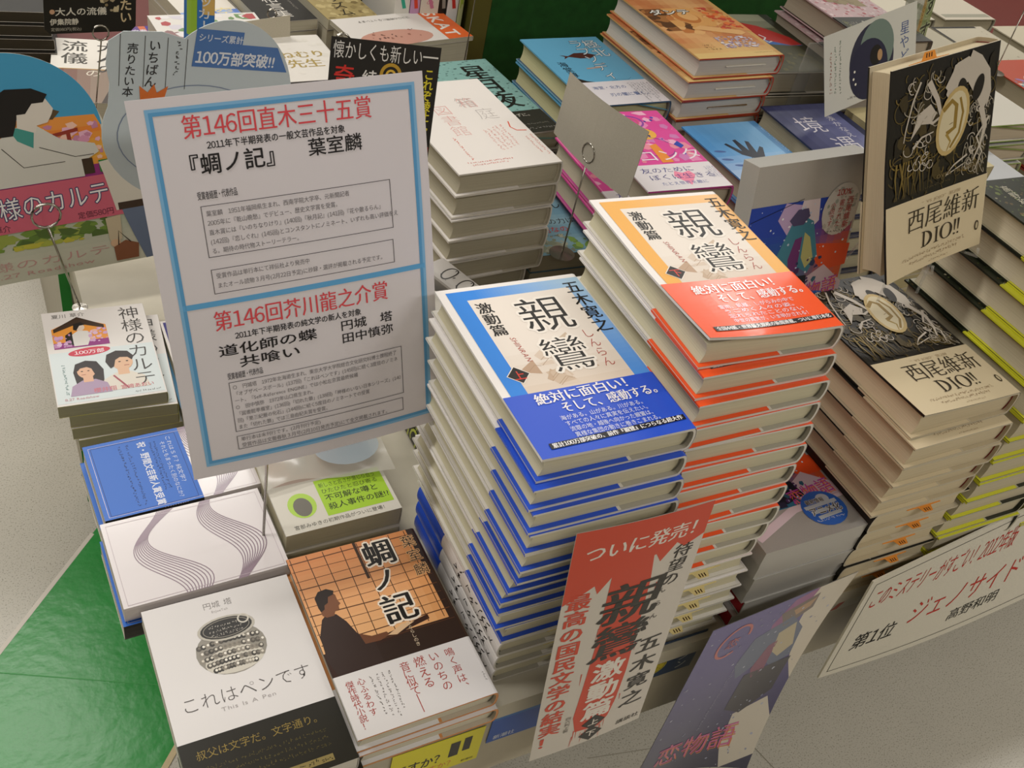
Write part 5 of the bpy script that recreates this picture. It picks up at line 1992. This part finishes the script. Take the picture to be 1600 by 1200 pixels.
arch_card('promotional_card', 'translucent card with a green strip of bold kana, standing behind the moon card', (930, 640, 290), (.9, .3, .1), (.22, .2, .95), [(0, 0), (96, 0), (96, 134), (0, 134)], '9a9c90', art_grass, m=M_FROST)
t = thing('card_stand', 'clear upright plate backing the translucent green card', 'card stand')
mb = MB()
mb.box((930, 690, 1), (1030, 693, 330), 'c8c8c0')
mb.build('back_plate', M_CLEAR, t)


def column(words, where, n, x, y, ztop, yaw, w, h, t, cover, group, zb=0, **k):
    pr = make_book('hardcover_book', 'x', 'book', w, h, t, cover, group=group, **k)
    pitch = ztop / n
    for i in range(n):
        lab = f'{words}, {ORD[i]} in {where}'
        o = pr if i == 0 else dup(pr, lab)
        o['label'] = lab
        put(o, x + (i * 7 % 3), y, zb + ztop - pitch * (i + 1) + .3, yaw)


def art_cloud(a, w, h):
    a.rect(0, 120, w, h, 'b8452c', 0)
    a.specks(4, 40, w - 4, 140, 50, 6, 16, ['c9c4b8', 'd8d2c4', 'b4b0a4', 'cfc4c0'], 1, seed=3, sides=8)
    a.specks(4, 96, 60, 130, 16, 2, 6, ['6a7aa0', '8a6a9c', '5a8a94'], 2, seed=5)
    a.rect(0, 8, w, 40, '94587c', 1)
    a.specks(0, 0, w, 12, 20, 2, 5, ['b8602c', 'c4784a'], 2, seed=6)


column('cloud patterned red and white hardcover', 'its stack', 7, 1236, 520, 252, 0, 134, 196, 34, 'a8432c', 'cloud cover novels', edge='b03a28', pages='b0a58c', art=art_cloud, back='b03a28', inner='b03a28')
column('white hardcover with a green lower edge', 'its stack', 7, 1050, 520, 250, 0, 134, 180, 30, 'c4c0b4', 'green edged novels', edge='7a9040', pages='b3a590', art=lambda a, w, h: (a.rect(0, 0, w, 14, '7a9040', 1), fine(a, 20, 60, 8, 5, 'a8402c', False, 1, 3)), back='7a86a0')
column('pale blue hardcover with faint lettering', 'its stack', 6, 930, 398, 216, 0, 134, 190, 32, 'b0b2b4', 'pale lettered novels', edge='5a7aa0', pages='b3a590', art=lambda a, w, h: (a.rect(0, 0, w, 26, '4a7ab0', 1), a.text('追想', 10, 4, 22, 'c4cad0', L=2, bold=.02), a.rect(30, 80, 44, 110, 'b08a88', 1), fine(a, 60, 140, 6, 9, '6a6a6a', True, 1, 3)))
column('beige clothbound hardcover with a thin branch motif', 'its stack', 7, 1100, 680, 255, .05, 140, 200, 34, 'aaa38e', 'branch motif novels', pages='a59c84', edge='8a8470', art=lambda a, w, h: [a.line([(20 + k, 60), (60 + k, 90), (70 + k * 2, 110)], 1.4, '4a4434', 1) for k in (0, 12)])
column('beige hardcover with a black rim', 'its stack', 6, 1290, 688, 235, 0, 140, 200, 36, 'aaa390', 'black rimmed novels', pages='a59c84', edge='1c1a14', art=lambda a, w, h: (a.frame(0, 0, w, h, 7, '1c1a14', 1), a.specks(10, 10, w - 10, h - 10, 20, 1, 3, ['8a8470'], 1, seed=2)))
column('buff clothbound hardcover with a black rule', 'its outer stack', 6, 1446, 680, 240, 0, 140, 200, 36, 'b0a893', 'black ruled novels', pages='a59c84', edge='8a8470', art=lambda a, w, h: a.rect(0, h - 16, w, h - 8, '1c1a14', 1))
column('grey hardcover with a rust coloured strip', 'its outer stack', 6, 1396, 482, 225, 0, 134, 190, 35, 'a8a498', 'rust strip novels', pages='a59c84', edge='7a4a34', art=lambda a, w, h: a.rect(8, 10, w - 8, 46, '9a5236', 1))
column('ivory hardcover with a dull green strip', 'the stack at the rear table edge', 5, 1180, 905, 150, 0, 140, 200, 28, 'b8b2a0', 'green strip novels', pages='a59c84', edge='8a8470', art=lambda a, w, h: a.rect(8, 10, w - 8, 30, '8a9068', 1), zb=90)
column('cream hardcover with a dull grey strip', 'the stack at the rear table edge', 5, 1345, 905, 150, 0, 140, 200, 28, 'b5ad9c', 'grey strip novels', pages='a59c84', edge='8a8470', art=lambda a, w, h: a.rect(8, 10, w - 8, 24, '8a8878', 1), zb=90)
column('white hardcover with a dark picture frame', 'its stack', 7, 985, 722, 262, 0, 100, 160, 34, 'b9b4a4', 'dark frame novels', pages='a59c84', edge='4a4030', art=lambda a, w, h: a.frame(12, 20, 88, 90, 5, '3a2f24', 1))
ring_stand('card_stand', 'thin wire pole by the beige branch motif books', (1240, 690, 380), 253, (1, 0, 0), 6, (-20, -20), 1.0)

# ---------------------------------------------------------------- rear table
BZ = 90


def art_manner(a, w, h):
    a.rect(0, 0, w, 96, lambda u, v: mix('6a3a30', '8a7a6a', max(0, 1 - abs(u - 70) / 60)), 1, 8, 6)
    a.text('大人の', 74, 182, 32, '2a2620', vert=True, L=3, min_=.01, sp=1.05)
    a.text('流儀', 30, 184, 36, '3a362e', vert=True, L=3, min_=.008, sp=1.06)
    a.text('伊集院静', 120, 176, 15, '4a463e', vert=True, L=3)
    a.poly([(96, 168), (112, 158), (96, 148), (80, 158)], 'a8843c', 4)
    a.text('続', 90, 154, 11, 'e0d4b4', L=5, bold=.01)
    a.ell(98, 66, 22, 27, 'b5886a', 2)
    a.poly([(72, 76), (80, 94), (98, 98), (118, 92), (124, 76), (112, 82), (84, 82)], '7a746a', 3)
    a.poly([(66, 0), (130, 0), (122, 40), (76, 40)], '3a2f28', 1)
    a.line([(0, 96), (w, 96)], 2, 'a8843c', 2)
    a.text('の', 44, 76, 22, 'd8d0c0', L=3)


o = make_book('paperback_book', 'white paperback with a capped face on its lower half, on the red rear table', 'book', 138, 190, 29, 'd6d1c8', pages='b9b29c', hard=False, art=art_manner)
put(o, -216, 938, BZ + .4, -.16)
pr = make_book('paperback_book', 'purple magazine with a violet spine edge, upper one beside the capped face book', 'magazine', 40, 150, 8, '4a3a8c', hard=False, pages='b4a8a0', art=lambda a, w, h: (a.rect(0, 100, w, h, '5a3a7c', 1), a.rect(14, 0, 24, h, 'c4643c', 1), a.text('文春', 2, 130, 11, 'd0cad8', L=2, bold=.02), a.rect(25, 0, 40, h, '3a2f90', 2), a.text('マカロン', 33, 140, 10, 'd8d0c4', vert=True, L=3)), group='purple magazines')
put(pr, -58, 1036, BZ + 9.2, .1)
put(dup(pr, 'blue violet magazine, lower one beside the capped face book'), -60, 1034, BZ + .4, .08)
pr = make_book('paperback_book', 'x', 'book', 128, 182, 15, '16140f', spine='16140f', hard=False, pages='3a3428', group='black yellow lettered magazines', art=lambda a, w, h: (a.text('ノッカー', w - 12, h - 6, 13, 'b8b02c', vert=True, L=1, bold=.01), a.text('ノッカー', w - 34, h - 6, 9, '8a7a2c', vert=True, L=1)), spine_art=None)
for i in range(5):
    lab = f'black paperback with yellow lettering, {ORD[i]} in its pile on the red table'
    o = pr if i == 0 else dup(pr, lab)
    o['label'] = lab
    put(o, -318 + i * 1.5, 1105 - i * 8, BZ + 80.4 - 16 * (i + 1), -.08)
t = arch_card('advertising_card', 'black rounded card with cream lettering above the capped face book', (-219, 812, 268), (.97, .2, -.06), (.06, -.02, .998), [(0, 6), (6, 0), (98, 0), (104, 6), (104, 110), (0, 110)], '17140f', lambda a: (a.text('大人の流儀', 12, 22, 10, 'd0cabc', L=2, bold=.02, fit=58), a.text('伊集院静', 6, 11, 8, 'd0cabc', L=2, bold=.02), a.text('定価980円(税込)', 7, 3.5, 4.6, 'b0aa9c', L=2), a.text('ありたい', 92, 70, 15, 'cdb890', vert=True, L=2, bold=.02), a.specks(62, 24, 84, 90, 24, 1.5, 4, ['a8987a', '8a7a5c', 'c4b490'], 1, seed=3), a.ell(40, 50, 12, 8, '8a5a6a', 1), a.ell(9, 26, 3, 3, 'c49a7a', 3, n=8)))
ring_stand('card_stand', 'wire ring stand below the black rounded card', (-160, 806, 272), BZ, (1, .1, 0), 9, (-6, 100))

pr = make_book('paperback_book', 'x', 'book', 112, 150, 26, 'c9c0bc', spine='b8241c', pages='b9ab9c', hard=False, group='red spined paperbacks', b=.6)
# spines face the viewer: turn a quarter
def spine_out(o, x, y, z, w, yaw=0):
    o.location = (x * MM, (y + w) * MM, z * MM)
    o.rotation_euler = (0, 0, yaw - math.pi / 2)


for i in range(3):
    lab = f'paperback with a red spine, {ORD[i]} of three under the green spined one'
    o = pr if i == 0 else dup(pr, lab)
    o['label'] = lab
    spine_out(o, -62 + i, 908 - i * 4, BZ + 81.3 - 27 * (i + 1), 112, .07)
o = make_book('paperback_book', 'paperback with a green spine and crowded white cover on top of the red spined ones', 'book', 112, 150, 26, 'd3cfc8', spine='6a8a3a', pages='c4bcae', hard=False, b=.6, art=lambda a, w, h: (a.specks(4, 4, w - 4, h - 4, 60, 4, 12, ['b8b0b0', 'd8d4d4', '8a6a6a', '6a8a5a', 'a8484a', 'c9c4cc'], 1, seed=4, sides=6)))
spine_out(o, -72, 908, BZ + 82, 112, .07)

t = thing('advertising_card', 'blue bent card with a lime patch hanging beside the green spined paperback', 'promotional card')
stand(t, (-62, 838, 208), (.75, -.65, 0), (.04, .05, .998))


def bb(u, v, q):
    return (u, v, 9 * math.sin(math.pi * u / 40) + q)


mb = MB()
mb.grid(lambda p, q: bb(p * 40, q * 120 - 10 * math.sin(3.14 * p), 0), 8, 10, '2a6ab0')
mb.grid(lambda p, q: bb((1 - p) * 40, q * 120 - 10 * math.sin(3.14 * p), -.5), 8, 10, 'b9b4a8')
a = Art(mb, bb)
a.rect(6, 50, 22, 100, '8ab02c', 1, 4, 1)
a.text('サッカー', 30, 116, 14, 'd0d4d8', vert=True, L=2, bold=.01)
a.ell(26, 22, 8, 12, 'a8acb0', 2)
a.rect(28, 80, 40, 120, 'c9a45a', 1, 3, 1)
mb.build('printed_card', M_GLOSS, t)

t = arch_card('sign_card', 'blank beige card standing upright behind the gold lettered novels', (-42, 846, 150), (.985, .15, .0), (-.0, .1, .99), [(0, 0), (128, 0), (128, 112), (0, 104)], 'b5ad9a', None, m=M_MATTE, cat='sign card')
ring_stand('card_stand', 'tall wire pole clipped behind the blank beige card', (60, 880, 262), BZ, (1, 0, 0), 6, (0, 40))


def flat_book(label, x, y, z, w, h, t, yaw, col, art, pages='b9b29c', cat='book', hard=False, name='paperback_book'):
    o = make_book(name, label, cat, w, h, t, col, hard=hard, pages=pages, art=art)
    put(o, x, y, z, yaw)
    return o


# books lying on the rear table; each rests on plain companions so that it reaches its height
flat_book('white paperback with a blue cloudy sky strip on the red rear table', -6, 1000, BZ + 70, 86, 190, 20, .18, 'cfc9be', lambda a, w, h: (a.rect(0, 20, w, 70, lambda u, v: mix('3a62b4', '8aa4d0', (math.sin(u * .12 + v * .1) + 1) / 2), 1, 10, 4), a.text('空', 50, 52, 30, 'd8c88a', L=2)))
flat_book('plain ivory volume under the cloudy sky paperback', -7, 1001, BZ + .4, 87, 190, 68, .18, 'bdb6a8', None)
flat_book('black paperback with white vertical lettering beside the cloudy sky paperback', 84, 1003, BZ + 88, 86, 150, 16, .16, '1a1814', lambda a, w, h: (a.text('５の格言集', 42, h - 8, 26, 'cfcac0', vert=True, L=1), fine(a, 70, h - 10, 26, 4, '9a948a', True, 1, 2)))
flat_book('plain grey volume under the black lettered paperback', 83, 1004, BZ + .4, 87, 150, 86, .16, 'a49e92', None)
flat_book('mottled ochre paperback with vertical black kana on the red rear table', 180, 1005, BZ + 92, 84, 160, 16, .16, '9a8a5c', lambda a, w, h: (a.specks(2, 2, w - 2, h - 2, 120, 2, 7, ['8a7a50', 'a8986a', '7a6a44', 'b4a474'], 1, seed=3), a.text('アフォリズム', 40, h - 6, 25, '2a261c', vert=True, L=3, fit=146)))
flat_book('plain buff volume under the mottled ochre paperback', 179, 1006, BZ + .4, 85, 160, 90, .16, '9a9280', None)
flat_book('white magazine with an orange masthead strip lying before the row of upright books', 196, 897, 197, 190, 96, 7, .19, 'cfcac4', lambda a, w, h: (a.rect(w - 44, 0, w - 1, h, 'd0602c', 1), a.text('SKAT', w - 38, h - 5, 31, 'd8d4cc', L=2, bold=.02, rot=-math.pi / 2, fit=84), a.text('ココロの時間になっています', 126, 82, 7, '4a4640', L=2, rot=math.pi, fit=90), a.ell(70, 22, 60, 24, 'b98a7a', 1), a.specks(30, 18, 110, 44, 20, 1, 3, ['4a2a24', '8a5a4a'], 2, seed=2)), cat='magazine', name='magazine')
flat_book('thick plain catalogue under the orange strip magazine', 200, 899, BZ + .4, 180, 90, 106, .19, 'b4aea0', None)

# upright books and the green shelf end panel
t = thing('shelf_unit', 'dark green bookshelf end panel with a board standing on the red rear table', 'bookshelf')
mb = MB()
mb.box((440, 1000, BZ + .5), (1080, 1020, 900), '1c4a1c')
mb.build('front_panel', mat('green_painted_wood', .5, .35, noise=.25, nscale=60), t)
mb = MB()
mb.box((408, 1000, BZ + .5), (439.5, 1300, 900), '5a5424')
mb.build('side_or_shade_panel', M_BOARD, t)
mb = MB()
mb.box((230, 1180, BZ + .5), (407.5, 1200, 900), '4a4a30')
mb.build('back_board', M_BOARD, t)
rows = [('white upright paperback with a green spine mark', 'cdc9c0', 24, '2a9a80', ''), ('lilac upright paperback', 'b48aac', 15, 'c9402c', 'ひみつの'), ('ivory upright paperback with pink lettering', 'c9c2b4', 30, 'b8708a', 'にっぽんの'), ('black upright paperback', '1a1814', 12, '8a867c', ''), ('white upright paperback with red lettering on its spine', 'cfc9c4', 18, 'b8342a', '学研の本'), ('thin pale green upright booklet', 'a8a878', 8, '8a9a3a', '')]
x = 282
for lab, c, w_, ink, tx in rows:
    o = make_book('paperback_book', lab + ' in the row by the green shelf', 'book', 130, 190, w_, c, hard=False, pages='b9b29c', b=.6,
                  spine_art=(lambda a, t, h, ink=ink, tx=tx: (a.line([(.35 * t, h - 40), (.6 * t, h - 70)], 4, ink, 1), a.text(tx, t / 2, h - 20, min(t * .6, 9), ink, vert=True, L=1) if tx else None)))
    X, U = Vector((.02, -1, 0)), Vector((.0, .0, 1))
    stand(o, (x + w_, 1142, BZ + 2), X, U)
    x += w_ + 1.4
t = thing('wire_pole', 'thin bare wire in front of the green shelf panel', 'wire')
mb = MB()
mb.tube([(352, 894, BZ + 1), (356, 896, 240), (358, 898, 420)], .9, 'a9a59c')
mb.build('wire', M_METAL, t)
